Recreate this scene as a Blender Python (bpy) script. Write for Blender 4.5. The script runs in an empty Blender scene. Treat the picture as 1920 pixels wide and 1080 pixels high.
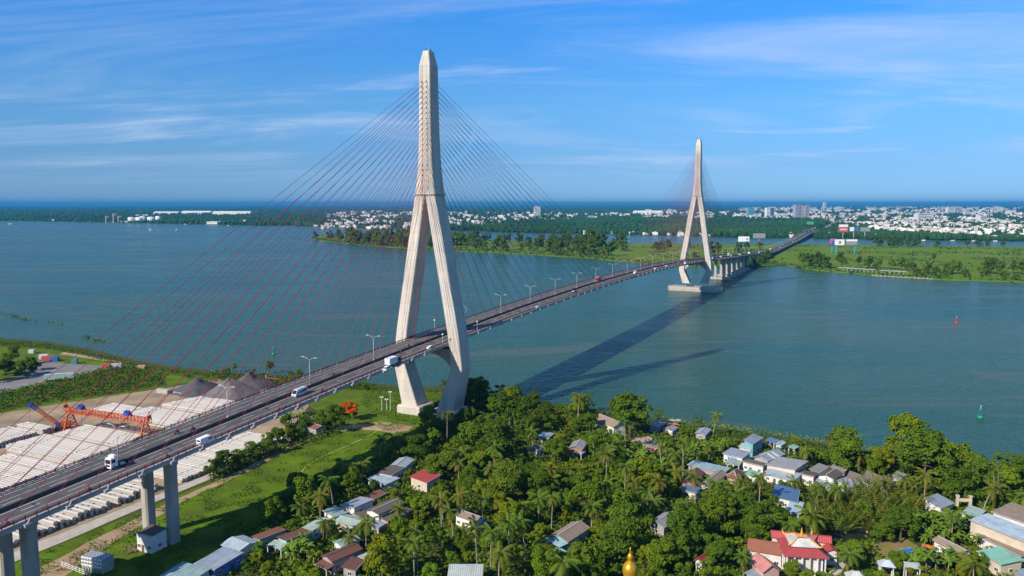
import bpy, bmesh, math, random
from mathutils import Vector, Matrix, noise
random.seed(7)
R = math.radians
scene = bpy.context.scene
col = scene.collection

# ------------------------------------------------------------------ camera
CAM_H, FPX, PITCH = 97.0, 1420.0, math.atan((540.0 - 382.0) / 1420.0)
cam_data = bpy.data.cameras.new('camera')
cam = bpy.data.objects.new('camera', cam_data)
col.objects.link(cam)
cam.location = (0, 0, CAM_H)
cam.rotation_euler = (math.pi / 2 - PITCH, 0, 0)
cam_data.sensor_width = 36.0
cam_data.lens = 36.0 * FPX / 1920.0
cam_data.clip_start = 1.0
cam_data.clip_end = 200000.0
scene.camera = cam

# ------------------------------------------------------------------ light and sky
SUN_AZ, SUN_EL = R(228.0), R(34.5)          # azimuth of the sun measured from +Y towards +X
sd = Vector((math.sin(SUN_AZ) * math.cos(SUN_EL), math.cos(SUN_AZ) * math.cos(SUN_EL), math.sin(SUN_EL)))
sun_data = bpy.data.lights.new('sun', 'SUN')
sun_data.energy = 5.0
sun_data.angle = R(0.53)
sun_data.color = (1.0, 0.90, 0.76)
sun = bpy.data.objects.new('sun', sun_data)
col.objects.link(sun)
sun.location = sd * 1000
sun.rotation_euler = (-sd).to_track_quat('-Z', 'Y').to_euler()

world = bpy.data.worlds.new('World')
scene.world = world
world.use_nodes = True
wn, wl = world.node_tree.nodes, world.node_tree.links
wn.clear()
def wnode(t, **kw):
    n_ = wn.new(t)
    for k, v in kw.items():
        setattr(n_, k, v)
    return n_
w_out = wnode('ShaderNodeOutputWorld')
w_bg = wnode('ShaderNodeBackground')
w_bg.inputs['Strength'].default_value = 0.088
sky = wnode('ShaderNodeTexSky', sky_type='NISHITA', sun_disc=False, sun_elevation=SUN_EL, sun_rotation=SUN_AZ,
            altitude=90.0, air_density=1.0, dust_density=0.0, ozone_density=2.0)
# clear tropical air: the sky keeps its blue right down to the horizon, the same all the way round
tci = wnode('ShaderNodeTexCoord'); spz = wnode('ShaderNodeSeparateXYZ')
wl.new(tci.outputs['Generated'], spz.inputs[0])
tint = wnode('ShaderNodeValToRGB')
els = tint.color_ramp.elements
TINT = [(0.0, (.23, .48, 1.12)), (0.05, (.28, .515, .98)), (0.126, (.34, .70, 1.10)), (0.25, (.23, .82, 1.50)), (0.6, (.35, .86, 1.40))]
els[0].position = 0.0; els[1].position = 0.6
for p_, c_ in TINT[1:-1]: els.new(p_)
for e_, (p_, c_) in zip(sorted(els, key=lambda e: e.position), TINT):
    e_.color = (c_[0] / 2, c_[1] / 2, c_[2] / 2, 1)
wl.new(spz.outputs['Z'], tint.inputs['Fac'])
hsv = wnode('ShaderNodeVectorMath', operation='MULTIPLY')
dbl = wnode('ShaderNodeVectorMath', operation='SCALE'); dbl.inputs['Scale'].default_value = 2.0
wl.new(sky.outputs['Color'], hsv.inputs[0]); wl.new(tint.outputs['Color'], hsv.inputs[1]); wl.new(hsv.outputs[0], dbl.inputs[0])
hsv = dbl
# thin cirrus and a few low streaks: a noise field on a high cloud layer seen along each direction
geo = wnode('ShaderNodeTexCoord')
sep = wnode('ShaderNodeSeparateXYZ')
wl.new(geo.outputs['Generated'], sep.inputs[0])
def wmath(op, a, b=None, clamp=False):
    m = wnode('ShaderNodeMath', operation=op, use_clamp=clamp)
    for i, x in enumerate((a, b)):
        if x is None: continue
        if isinstance(x, (int, float)): m.inputs[i].default_value = x
        else: wl.new(x, m.inputs[i])
    return m.outputs[0]
zc = wmath('ADD', wmath('MAXIMUM', sep.outputs['Z'], 0.0), 0.10)
px_, py_ = wmath('DIVIDE', sep.outputs['X'], zc), wmath('DIVIDE', sep.outputs['Y'], zc)
def cloud(sx, sy, rot, off, detail, lo, hi, amount, rough=0.58, dist=0.6):
    cb = wnode('ShaderNodeCombineXYZ')
    wl.new(px_, cb.inputs[0]); wl.new(py_, cb.inputs[1])
    mp = wnode('ShaderNodeMapping')
    mp.inputs['Scale'].default_value = (sx, sy, 1)
    mp.inputs['Rotation'].default_value = (0, 0, R(rot))
    mp.inputs['Location'].default_value = off
    wl.new(cb.outputs[0], mp.inputs[0])
    nz = wnode('ShaderNodeTexNoise')
    nz.inputs['Scale'].default_value = 1.0
    nz.inputs['Detail'].default_value = detail
    nz.inputs['Roughness'].default_value = rough
    nz.inputs['Distortion'].default_value = dist
    wl.new(mp.outputs[0], nz.inputs['Vector'])
    rp = wnode('ShaderNodeMapRange', interpolation_type='SMOOTHSTEP')
    rp.inputs['From Min'].default_value = lo
    rp.inputs['From Max'].default_value = hi
    rp.inputs['To Max'].default_value = amount
    wl.new(nz.outputs['Fac'], rp.inputs['Value'])
    return rp.outputs[0]
c1 = cloud(0.36, 0.85, 12, (1.3, 0.4, 0), 10, 0.44, 0.80, 0.58, 0.62, 0.9)
c2 = cloud(0.55, 1.5, -4, (3.7, 5.2, 0), 10, 0.54, 0.80, 0.62, 0.60, 0.7)
cf = wmath('ADD', c1, c2, True)
# the layer thins out towards the zenith and sinks into the haze at the horizon
el1 = wnode('ShaderNodeMapRange', interpolation_type='SMOOTHSTEP')
el1.inputs['From Min'].default_value = 0.0; el1.inputs['From Max'].default_value = 0.09
wl.new(sep.outputs['Z'], el1.inputs['Value'])
cf = wmath('MULTIPLY', cf, el1.outputs[0])
mixc = wnode('ShaderNodeMix', data_type='RGBA')
mixc.inputs['B'].default_value = (5.6, 6.6, 8.6, 1)
wl.new(cf, mixc.inputs['Factor'])
wl.new(hsv.outputs[0], mixc.inputs['A'])
wl.new(mixc.outputs['Result'], w_bg.inputs['Color'])
wl.new(w_bg.outputs[0], w_out.inputs['Surface'])

scene.view_settings.view_transform = 'Standard'
scene.view_settings.look = 'None'
scene.view_settings.gamma = 1.0
scene.view_settings.exposure = 0.36
scene.view_settings.use_curve_mapping = False
scene.render.engine = 'CYCLES'
scene.cycles.use_denoising = True
scene.cycles.max_bounces = 6
scene.cycles.volume_bounces = 0
scene.cycles.caustics_reflective = False
scene.cycles.caustics_refractive = False
scene.cycles.sample_clamp_indirect = 4.0

# ------------------------------------------------------------------ where things stand on the ground
CP, SP = math.cos(PITCH), math.sin(PITCH)
def at(u, v, z=1.5):
    """ground position of a spot surveyed in the photograph, on the level z"""
    a, b = (u - 960.0) / FPX, (540.0 - v) / FPX
    d = Vector((a, CP + b * SP, -SP + b * CP))
    t = (z - CAM_H) / d.z
    return Vector((d.x * t, d.y * t, z))
def photo(p):
    """the inverse of at()"""
    f = p[1] * CP - (p[2] - CAM_H) * SP
    up = p[1] * SP + (p[2] - CAM_H) * CP
    return 960 + FPX * p[0] / f, 540 - FPX * up / f
AX = Vector((0.479, 1.0)).normalized()
NX = Vector((AX.y, -AX.x))
ORG = Vector((-36.5, 339.7))
def br(s, n, z=0.0):
    """bridge coordinates: s along the deck, n to its right"""
    p = ORG + AX * s + NX * n
    return Vector((p.x, p.y, z))
ROT_B = math.atan2(AX.y, AX.x)
def deck_z(s):
    if s < -150:
        return 40.4 - 7e-5 * 420 ** 2 + 2 * 7e-5 * 420 * (s + 150) * 0.92
    if s < 600:
        return 40.4 - 7e-5 * (s - 270) ** 2
    z0 = 40.4 - 7e-5 * 330 ** 2
    z = z0 - 0.0425 * (s - 600)
    if z > 9.5: return z
    s1 = 600 + (z0 - 9.5) / 0.0425
    t = s - s1
    if t < 140: return 9.5 - 0.0425 * t + 0.0425 * t * t / 280
    zl = 6.525 + 4.5 * math.exp(-((s - 2050) / 260.0) ** 2)
    return zl if s < 2050 else max(zl - (s - 2050) * 0.006, 1.9)

# ------------------------------------------------------------------ mesh helpers
class MB:
    def __init__(self):
        self.v, self.f = [], []
    def add(self, vs, fs):
        o = len(self.v)
        self.v += [tuple(x) for x in vs]
        self.f += [tuple(i + o for i in f) for f in fs]
        return self
    def box(self, c, s, rz=0.0, m=None):
        hx, hy, hz = s[0] / 2, s[1] / 2, s[2] / 2
        P = [Vector((x * hx, y * hy, z * hz)) for z in (-1, 1) for x, y in ((-1, -1), (1, -1), (1, 1), (-1, 1))]
        if rz: P = [Matrix.Rotation(rz, 3, 'Z') @ p for p in P]
        P = [p + Vector(c) for p in P]
        if m: P = [m @ p for p in P]
        return self.add(P, [(3, 2, 1, 0), (4, 5, 6, 7), (0, 1, 5, 4), (1, 2, 6, 5), (2, 3, 7, 6), (3, 0, 4, 7)])
    def loft(self, rings, cap=True):
        n = len(rings[0]); o = len(self.v)
        for r in rings: self.v += [tuple(p) for p in r]
        for i in range(len(rings) - 1):
            for j in range(n):
                k = (j + 1) % n
                self.f.append((o + i * n + j, o + i * n + k, o + (i + 1) * n + k, o + (i + 1) * n + j))
        if cap:
            self.f.append(tuple(o + j for j in reversed(range(n))))
            self.f.append(tuple(o + (len(rings) - 1) * n + j for j in range(n)))
        return self
    def tube(self, pts, rads, n=6, cap=True):
        rings = []
        for i, p in enumerate(pts):
            p = Vector(p)
            a = Vector(pts[max(i - 1, 0)]); b = Vector(pts[min(i + 1, len(pts) - 1)])
            d = (b - a).normalized()
            u = d.orthogonal().normalized() if abs(d.z) > 0.9 else Vector((0, 0, 1)).cross(d).normalized()
            w = d.cross(u)
            r = rads[i] if isinstance(rads, (list, tuple)) else rads
            rings.append([p + (u * math.cos(6.28319 * j / n) + w * math.sin(6.28319 * j / n)) * r for j in range(n)])
        return self.loft(rings, cap)
    def bar(self, a, b, w, h=None):
        a, b = Vector(a), Vector(b); h = h or w
        d = (b - a).normalized()
        u = Vector((0, 0, 1)).cross(d)
        u = u.normalized() if u.length > 1e-4 else Vector((1, 0, 0))
        t = d.cross(u)
        q = lambda p: [p + u * x * w / 2 + t * y * h / 2 for x, y in ((-1, -1), (1, -1), (1, 1), (-1, 1))]
        return self.loft([q(a), q(b)])
    def lathe(self, prof, c=(0, 0, 0), n=16):
        rings = [[(c[0] + r * math.cos(6.28319 * j / n), c[1] + r * math.sin(6.28319 * j / n), c[2] + z) for j in range(n)] for r, z in prof]
        return self.loft(rings)
    def prism(self, poly, z0, z1):
        return self.loft([[(p[0], p[1], z0) for p in poly], [(p[0], p[1], z1) for p in poly]])
    def mesh(self, name, smooth=False):
        me = bpy.data.meshes.new(name)
        me.from_pydata(self.v, [], self.f)
        if smooth: me.shade_smooth()
        return me

def obj(name, geom, mat=None, parent=None, world_built=False, smooth=False):
    me = geom.mesh(name, smooth) if isinstance(geom, MB) else geom
    o = bpy.data.objects.new(name, me)
    if mat is not None and me is not None and not me.materials: me.materials.append(mat)
    col.objects.link(o)
    if parent is not None:
        o.parent = parent
        if world_built: o.matrix_parent_inverse = parent.matrix_basis.inverted()
    return o
def place(o, loc, rz=0.0, sc=None):
    o.location = loc
    o.rotation_euler = (0, 0, rz)
    if sc is not None: o.scale = (sc, sc, sc) if isinstance(sc, (int, float)) else sc
    return o
def tag(o, label=None, cat=None, group=None, kind=None):
    if label: o['label'] = label
    if cat: o['category'] = cat
    if group: o['group'] = group
    if kind: o['kind'] = kind
    return o
def thing(name, label, cat, loc=(0, 0, 0), rz=0.0, group=None):
    o = bpy.data.objects.new(name, None)
    o.empty_display_size = 0.5
    col.objects.link(o)
    place(o, loc, rz)
    return tag(o, label, cat, group)
def copy_tree(o, parent=None):
    c = o.copy()
    col.objects.link(c)
    c.parent = parent
    for ch in o.children: copy_tree(ch, c)
    return c

# ------------------------------------------------------------------ materials
MATS = {}
def mat(name, color, rough=0.7, var=0.0, scale=1.0, bump=0.0, bscale=None, metal=0.0, color2=None, coords='Object', spec=0.2, stretch=None, detail=5, objrand=0.0, objcolor=False, transl=0.0):
    if name in MATS: return MATS[name]
    m = bpy.data.materials.new(name); m.use_nodes = True
    nt = m.node_tree; N, L = nt.nodes, nt.links
    b = N['Principled BSDF']
    b.inputs['Roughness'].default_value = rough
    b.inputs['Metallic'].default_value = metal
    b.inputs['Specular IOR Level'].default_value = spec
    c = (*color, 1)
    b.inputs['Base Color'].default_value = c
    src = None
    if var or bump:
        tc = N.new('ShaderNodeTexCoord')
        vec = tc.outputs[coords]
        if coords == 'World':
            pass
        if stretch:
            mp = N.new('ShaderNodeMapping'); mp.inputs['Scale'].default_value = stretch
            L.new(vec, mp.inputs[0]); vec = mp.outputs[0]
    if var:
        nz = N.new('ShaderNodeTexNoise'); nz.inputs['Scale'].default_value = scale; nz.inputs['Detail'].default_value = detail
        nz.inputs['Roughness'].default_value = 0.62
        L.new(vec, nz.inputs['Vector'])
        rp = N.new('ShaderNodeMapRange'); rp.inputs['From Min'].default_value = 0.32; rp.inputs['From Max'].default_value = 0.68
        L.new(nz.outputs['Fac'], rp.inputs['Value'])
        mx = N.new('ShaderNodeMix'); mx.data_type = 'RGBA'
        c2 = color2 or tuple(x * (1 - var) for x in color)
        mx.inputs['A'].default_value = c; mx.inputs['B'].default_value = (*c2, 1)
        L.new(rp.outputs[0], mx.inputs['Factor'])
        src = mx.outputs['Result']
    if objcolor:
        oi = N.new('ShaderNodeObjectInfo')
        mm = N.new('ShaderNodeMix'); mm.data_type = 'RGBA'; mm.blend_type = 'MULTIPLY'; mm.inputs['Factor'].default_value = 1
        if src: L.new(src, mm.inputs['A'])
        else: mm.inputs['A'].default_value = c
        L.new(oi.outputs['Color'], mm.inputs['B'])
        src = mm.outputs['Result']
    if objrand:
        oi = N.new('ShaderNodeObjectInfo')
        hs = N.new('ShaderNodeHueSaturation')
        r1 = N.new('ShaderNodeMapRange'); r1.inputs['To Min'].default_value = 1 - objrand; r1.inputs['To Max'].default_value = 1 + objrand
        L.new(oi.outputs['Random'], r1.inputs['Value']); L.new(r1.outputs[0], hs.inputs['Value'])
        if src: L.new(src, hs.inputs['Color'])
        else: hs.inputs['Color'].default_value = c
        src = hs.outputs['Color']
    if src: L.new(src, b.inputs['Base Color'])
    if bump:
        bz = N.new('ShaderNodeTexNoise'); bz.inputs['Scale'].default_value = bscale or scale * 4; bz.inputs['Detail'].default_value = 4
        L.new(vec, bz.inputs['Vector'])
        bp = N.new('ShaderNodeBump'); bp.inputs['Strength'].default_value = 1.0; bp.inputs['Distance'].default_value = bump
        L.new(bz.outputs['Fac'], bp.inputs['Height']); L.new(bp.outputs[0], b.inputs['Normal'])
    if transl:
        tr = N.new('ShaderNodeBsdfTranslucent'); ms = N.new('ShaderNodeMixShader'); ms.inputs[0].default_value = transl
        if src: L.new(src, tr.inputs['Color'])
        else: tr.inputs['Color'].default_value = c
        L.new(b.outputs[0], ms.inputs[1]); L.new(tr.outputs[0], ms.inputs[2])
        L.new(ms.outputs[0], N['Material Output'].inputs['Surface'])
    MATS[name] = m
    return m
def stripes(m, axis, period, depth=0.03):
    """fine corrugation relief across a sheet-metal roof"""
    N, L = m.node_tree.nodes, m.node_tree.links
    tc = N.new('ShaderNodeTexCoord'); wv = N.new('ShaderNodeTexWave')
    wv.bands_direction = axis; wv.inputs['Scale'].default_value = 0.314 / period * 1.0
    L.new(tc.outputs['Object'], wv.inputs['Vector'])
    bp = N.new('ShaderNodeBump'); bp.inputs['Distance'].default_value = depth; bp.inputs['Strength'].default_value = 0.8
    L.new(wv.outputs['Fac'], bp.inputs['Height']); L.new(bp.outputs[0], N['Principled BSDF'].inputs['Normal'])
    return m
# ================================================================== the setting: water and land
# water: murky river, sky mirrored by small wind ripples
wm = bpy.data.materials.new('river_water'); wm.use_nodes = True
N, L = wm.node_tree.nodes, wm.node_tree.links
b = N['Principled BSDF']
tc = N.new('ShaderNodeTexCoord')
nz = N.new('ShaderNodeTexNoise'); nz.inputs['Scale'].default_value = 0.0045; nz.inputs['Detail'].default_value = 5; nz.inputs['Distortion'].default_value = 0.8
mp = N.new('ShaderNodeMapping'); mp.inputs['Scale'].default_value = (0.6, 1.3, 1); mp.inputs['Rotation'].default_value = (0, 0, R(-12))
L.new(tc.outputs['Object'], mp.inputs[0]); L.new(mp.outputs[0], nz.inputs['Vector'])
mx = N.new('ShaderNodeMix'); mx.data_type = 'RGBA'
mx.inputs['A'].default_value = (0.020, 0.078, 0.050, 1); mx.inputs['B'].default_value = (0.042, 0.086, 0.040, 1)
rp = N.new('ShaderNodeMapRange'); rp.inputs['From Min'].default_value = 0.35; rp.inputs['From Max'].default_value = 0.65
L.new(nz.outputs['Fac'], rp.inputs['Value']); L.new(rp.outputs[0], mx.inputs['Factor']); L.new(mx.outputs['Result'], b.inputs['Base Color'])
rr = N.new('ShaderNodeMapRange'); rr.inputs['From Min'].default_value = 0.35; rr.inputs['From Max'].default_value = 0.65
rr.inputs['To Min'].default_value = 0.14; rr.inputs['To Max'].default_value = 0.30
nz3 = N.new('ShaderNodeTexNoise'); nz3.inputs['Scale'].default_value = 0.012; nz3.inputs['Detail'].default_value = 4; nz3.inputs['Distortion'].default_value = 1.5
mp3 = N.new('ShaderNodeMapping'); mp3.inputs['Scale'].default_value = (0.35, 1.6, 1); mp3.inputs['Rotation'].default_value = (0, 0, R(8))
L.new(tc.outputs['Object'], mp3.inputs[0]); L.new(mp3.outputs[0], nz3.inputs['Vector'])
L.new(nz3.outputs['Fac'], rr.inputs['Value']); L.new(rr.outputs[0], b.inputs['Roughness'])
# silt drawn out in long paler tongues by the current
rs = N.new('ShaderNodeMapRange'); rs.interpolation_type = 'SMOOTHSTEP'; rs.inputs['From Min'].default_value = 0.56; rs.inputs['From Max'].default_value = 0.68; rs.inputs['To Max'].default_value = 0.55
L.new(nz3.outputs['Fac'], rs.inputs['Value'])
mxs = N.new('ShaderNodeMix'); mxs.data_type = 'RGBA'; mxs.inputs['B'].default_value = (0.095, 0.115, 0.085, 1)
L.new(mx.outputs['Result'], mxs.inputs['A']); L.new(rs.outputs[0], mxs.inputs['Factor']); L.new(mxs.outputs['Result'], b.inputs['Base Color'])
b.inputs['IOR'].default_value = 1.33
b.inputs['Specular IOR Level'].default_value = 0.27
b.inputs['Specular Tint'].default_value = (0.48, 0.95, 1.0, 1)
w1 = N.new('ShaderNodeTexNoise'); w1.inputs['Scale'].default_value = 0.42; w1.inputs['Detail'].default_value = 3
mpw = N.new('ShaderNodeMapping'); mpw.inputs['Scale'].default_value = (0.6, 1.0, 1); mpw.inputs['Rotation'].default_value = (0, 0, R(25))
L.new(tc.outputs['Object'], mpw.inputs[0]); L.new(mpw.outputs[0], w1.inputs['Vector'])
w2 = N.new('ShaderNodeTexNoise'); w2.inputs['Scale'].default_value = 0.09; w2.inputs['Detail'].default_value = 4
L.new(mpw.outputs[0], w2.inputs['Vector'])
ad = N.new('ShaderNodeMath'); ad.operation = 'MULTIPLY_ADD'; ad.inputs[1].default_value = 0.8
L.new(w2.outputs['Fac'], ad.inputs[0]); L.new(w1.outputs['Fac'], ad.inputs[2])
bp = N.new('ShaderNodeBump'); bp.inputs['Distance'].default_value = 1.5; bp.inputs['Strength'].default_value = 1.0
L.new(ad.outputs[0], bp.inputs['Height']); L.new(bp.outputs[0], b.inputs['Normal'])
FAR = 75000.0
water = obj('river_water', MB().add([(-FAR, -2000, 0), (FAR, -2000, 0), (FAR, FAR, 0), (-FAR, FAR, 0)], [(0, 1, 2, 3)]), wm)
tag(water, kind='structure')

# land materials
M_grass = mat('meadow_grass', (0.115, 0.195, 0.010), 0.9, 0.5, 0.09, 0.3, 0.9, color2=(0.070, 0.098, 0.014), spec=0.03)
M_soil = mat('village_soil', (0.050, 0.085, 0.012), 0.95, 0.6, 0.12, 0.12, 1.0, color2=(0.075, 0.075, 0.025), spec=0.03)
M_yard = mat('yard_earth', (0.42, 0.31, 0.20), 0.95, 0.5, 0.06, 0.05, 0.9, color2=(0.22, 0.17, 0.11), spec=0.03)
M_dirt = mat('dirt_track', (0.44, 0.32, 0.21), 0.95, 0.4, 0.22, 0.05, 2.0, color2=(0.28, 0.19, 0.11), spec=0.03)
M_cpath = mat('concrete_path', (0.50, 0.45, 0.38), 0.9, 0.25, 0.4, 0.01, 3.0, spec=0.03)
M_isle = mat('island_meadow', (0.085, 0.180, 0.010), 0.95, 0.5, 0.011, color2=(0.145, 0.185, 0.022), spec=0.03)
M_farland = mat('far_plain', (0.018, 0.050, 0.016), 0.95, 0.6, 0.0035, color2=(0.032, 0.075, 0.020), detail=8, spec=0.03)

def wob(pts, amp, step):
    """an irregular natural line through the surveyed shore points"""
    out = []
    for i in range(len(pts) - 1):
        a, c = Vector(pts[i]), Vector(pts[i + 1])
        n_ = max(1, int((c - a).length / step))
        for k in range(n_):
            p = a.lerp(c, k / n_)
            f = 1.0 if k else 0.4
            out.append((p.x + noise.noise(p / (step * 2.3)) * amp * f, p.y + noise.noise(p / (step * 2.3) + Vector((9, 3, 5))) * amp * f))
    out.append((pts[-1][0], pts[-1][1]))
    return out
def sheet(name, poly, z, m, skirt=0.0, parent=None):
    me = bpy.data.meshes.new(name)
    bm = bmesh.new()
    vs = [bm.verts.new((p[0], p[1], z)) for p in poly]
    f = bm.faces.new(vs)
    if f.normal.z < 0: bmesh.ops.reverse_faces(bm, faces=[f])
    if skirt:
        r = bmesh.ops.extrude_edge_only(bm, edges=list(bm.edges))
        for v in [e for e in r['geom'] if isinstance(e, bmesh.types.BMVert)]: v.co.z = z - skirt
    bmesh.ops.triangulate(bm, faces=[x for x in bm.faces if len(x.verts) > 4])
    bm.to_mesh(me); bm.free()
    return tag(obj(name, me, m, parent), kind='structure')

# near bank: shore surveyed left to right, then closed behind the camera
near_px = [(-420, 610), (-150, 628), (0, 637), (80, 643), (160, 655), (230, 673), (300, 688), (430, 703), (510, 709), (600, 714), (690, 722), (745, 728), (830, 728), (900, 745), (980, 757), (1050, 762), (1110, 770), (1170, 782), (1230, 790), (1290, 800), (1340, 806), (1400, 815), (1480, 826), (1560, 838), (1640, 852), (1760, 868), (1860, 878), (1920, 888), (2100, 925), (2400, 990)]
near_shore = wob([at(u, v, 0.0)[:2] + (0,) for u, v in near_px], 2.2, 6)
near_poly = near_shore + [(620, -300), (-900, -300), (-1400, 700)]
sheet('near_bank', near_poly, 1.2, M_soil, 1.9)

def strip(name, poly_sn, z, m, px=False, amp=1.2, step=5):
    pts = [br(s, n)[:2] + (0,) if not px else at(s, n, 1.2)[:2] + (0,) for s, n in poly_sn]
    return sheet(name, wob(pts + [pts[0]], amp, step)[:-1], z, m)
# grass of the river bank left of the bridge, meadow right of it
strip('bank_grass', [(-420, 655), (-150, 645), (0, 648), (80, 652), (160, 664), (230, 681), (300, 696), (430, 711), (510, 716), (600, 722), (690, 730), (745, 736), (830, 735), (860, 760), (850, 800), (770, 830), (640, 800), (560, 745), (440, 760), (300, 745), (0, 790), (-420, 900)], 1.204, M_grass, True)
strip('meadow', [(-190, -24), (-120, -24), (-60, -25), (-20, -20), (0, -25), (8, 10), (0, 22), (-40, 18), (-100, 20), (-150, 24), (-200, 24)], 1.208, M_grass)
strip('storage_yard', [(-205, -160), (-125, -172), (-95, -182), (-60, -170), (-20, -152), (12, -142), (14, -112), (4, -84), (-14, -60), (-40, -46), (-60, -30), (-120, -31), (-160, -31), (-205, -31)], 1.212, M_yard)
strip('concrete_path', [(-215, -31.5), (-160, -31), (-120, -30.8), (-97, -30.5), (-97, -26.2), (-130, -26.2), (-160, -25), (-215, -25)], 1.220, M_cpath, amp=0.4)
strip('dirt_track', [(-215, -13.5), (-178, -14.5), (-150, -19), (-125, -21.5), (-90, -23.5), (-60, -30), (-45, -31), (-30, -21), (-21, -14), (-21, 3), (-27, 4.5), (-33, 1), (-33, -6), (-36, -18), (-46, -24), (-62, -24), (-92, -20), (-125, -18), (-150, -13), (-178, -4), (-215, -2)], 1.224, M_dirt, amp=0.9, step=4)
# the left hand road
M_asphalt = mat('asphalt', (0.115, 0.108, 0.105), 0.85, 0.35, 0.25, 0.01, 6.0, color2=(0.078, 0.074, 0.074))
M_oldroad = mat('dusty_asphalt', (0.24, 0.225, 0.21), 0.9, 0.3, 0.15, 0.01, 4.0)
strip('side_road', [(-330, 770), (-120, 752), (0, 738), (60, 722), (130, 706), (185, 694), (200, 686), (140, 683), (70, 676), (30, 690), (60, 702), (0, 714), (-120, 730), (-330, 752)], 1.216, M_oldroad, True, 0.5)
strip('light_track', [(120, 660), (228, 678), (226, 681), (110, 664)], 1.222, M_dirt, True, 0.4, 8)
strip('grass_clearing', [(1640, 1020), (1690, 1005), (1740, 1040), (1745, 1075), (1660, 1080), (1630, 1050)], 1.228, mat('dry_grass', (0.16, 0.17, 0.03), 0.95, 0.5, 0.2, 0.05, 2.0, color2=(0.26, 0.18, 0.09)), True)
strip('village_lane', [(1545, 1085), (1575, 1048), (1588, 1030), (1600, 1022), (1618, 1024), (1605, 1036), (1585, 1060), (1570, 1085)], 1.232, M_cpath, True, 0.3)
strip('bare_clearing', [(1180, 826), (1215, 818), (1240, 830), (1238, 848), (1200, 845)], 1.236, M_dirt, True)
strip('pond', [(1545, 1000), (1575, 985), (1620, 990), (1650, 1005), (1600, 1018), (1560, 1014)], 1.238, mat('pond_water', (0.020, 0.026, 0.014), 0.12), True)

# wooded island across the main channel
isle_px = [(582, 446), (600, 451), (700, 462), (780, 467), (900, 473), (1000, 478), (1100, 484), (1160, 490), (1230, 497), (1300, 500), (1400, 502), (1440, 500), (1475, 497), (1510, 505), (1560, 510), (1640, 517), (1760, 525), (1920, 530), (2300, 545)]
isle_back = [(2300, 472), (1920, 463), (1700, 461), (1540, 459), (1440, 458), (1300, 458), (1180, 457), (1060, 454), (960, 452), (860, 450), (760, 444), (660, 442), (600, 441)]
sheet('island', wob([at(u, v, 0)[:2] + (0,) for u, v in isle_px + isle_back + isle_px[:1]], 9, 22)[:-1], 1.0, M_isle, 1.5)
# far mainland out to the horizon
main_px = [(-1500, 405), (-600, 410), (0, 414), (120, 415.5), (230, 418), (360, 420.5), (480, 423), (560, 423.5), (640, 427), (770, 430), (840, 432), (960, 436), (1100, 438.5), (1300, 443), (1420, 446), (1540, 448), (1700, 450), (1920, 452), (2600, 459)]
shore_m = wob([at(u, v, 0)[:2] + (0,) for u, v in main_px], 18, 60)
sheet('ground', shore_m + [(FAR, 6000), (FAR, FAR - 10), (-FAR, FAR - 10), (-FAR, 9000)], 1.0, M_farland, 1.5)
# ================================================================== the cable stayed bridge
M_conc = mat('pylon_concrete', (0.63, 0.575, 0.50), 0.85, 0.30, 0.30, 0.02, 1.5, stretch=(1, 1, 0.12), detail=8)
# pour joints every four metres, a shade darker than the lift between them
N, L = M_conc.node_tree.nodes, M_conc.node_tree.links
_tc = N.new('ShaderNodeTexCoord'); _sz = N.new('ShaderNodeSeparateXYZ'); L.new(_tc.outputs['Object'], _sz.inputs[0])
def _m(op, a, v):
    q = N.new('ShaderNodeMath'); q.operation = op; L.new(a, q.inputs[0]); q.inputs[1].default_value = v; return q.outputs[0]
_j = _m('LESS_THAN', _m('FRACT', _m('DIVIDE', _sz.outputs['Z'], 4.0), 0.0), 0.055)
_lift = N.new('ShaderNodeTexWhiteNoise'); _lift.noise_dimensions = '1D'; L.new(_m('FLOOR', _m('DIVIDE', _sz.outputs['Z'], 4.0), 0.0), _lift.inputs['W'])
_f = N.new('ShaderNodeMath'); _f.operation = 'MULTIPLY_ADD'; L.new(_lift.outputs['Value'], _f.inputs[0]); _f.inputs[1].default_value = 0.10; _f.inputs[2].default_value = 0.0
_s = N.new('ShaderNodeMath'); _s.operation = 'MULTIPLY_ADD'; L.new(_j, _s.inputs[0]); _s.inputs[1].default_value = 0.18; L.new(_f.outputs[0], _s.inputs[2])
_mx = N.new('ShaderNodeMix'); _mx.data_type = 'RGBA'; _mx.inputs['B'].default_value = (0.20, 0.18, 0.155, 1)
L.new(N['Principled BSDF'].inputs['Base Color'].links[0].from_socket, _mx.inputs['A']); L.new(_s.outputs[0], _mx.inputs['Factor']); L.new(_mx.outputs['Result'], N['Principled BSDF'].inputs['Base Color'])
M_conc2 = mat('weathered_concrete', (0.45, 0.41, 0.36), 0.88, 0.30, 0.5, 0.02, 1.5, stretch=(1, 1, 0.3))
M_barrier = mat('barrier_concrete', (0.075, 0.07, 0.07), 0.9, 0.3, 0.6)
M_red = mat('red_steel', (0.17, 0.05, 0.055), 0.5, 0.3, 0.8)
M_cable = mat('red_cable_sheath', (0.27, 0.022, 0.065), 0.45)
M_white = mat('white_paint', (0.78, 0.78, 0.76), 0.6)
M_mark = mat('road_marking', (0.62, 0.60, 0.56), 0.8, 0.3, 0.7)
M_galv = mat('galvanised_steel', (0.55, 0.56, 0.58), 0.45, metal=0.3)
M_anchor = mat('anchor_housing', (0.30, 0.31, 0.34), 0.6)
M_dark = mat('dark_steel', (0.04, 0.04, 0.045), 0.6)
HW = 10.9
bridge = thing('cable_stayed_bridge', 'long cable stayed bridge with two tall concrete pylons and red cables across the river', 'bridge', br(0, 0, 0))
def bpart(name, mb, m, parent=None, smooth=False):
    return obj(name, mb, m, parent or bridge, parent is None, smooth)
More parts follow.
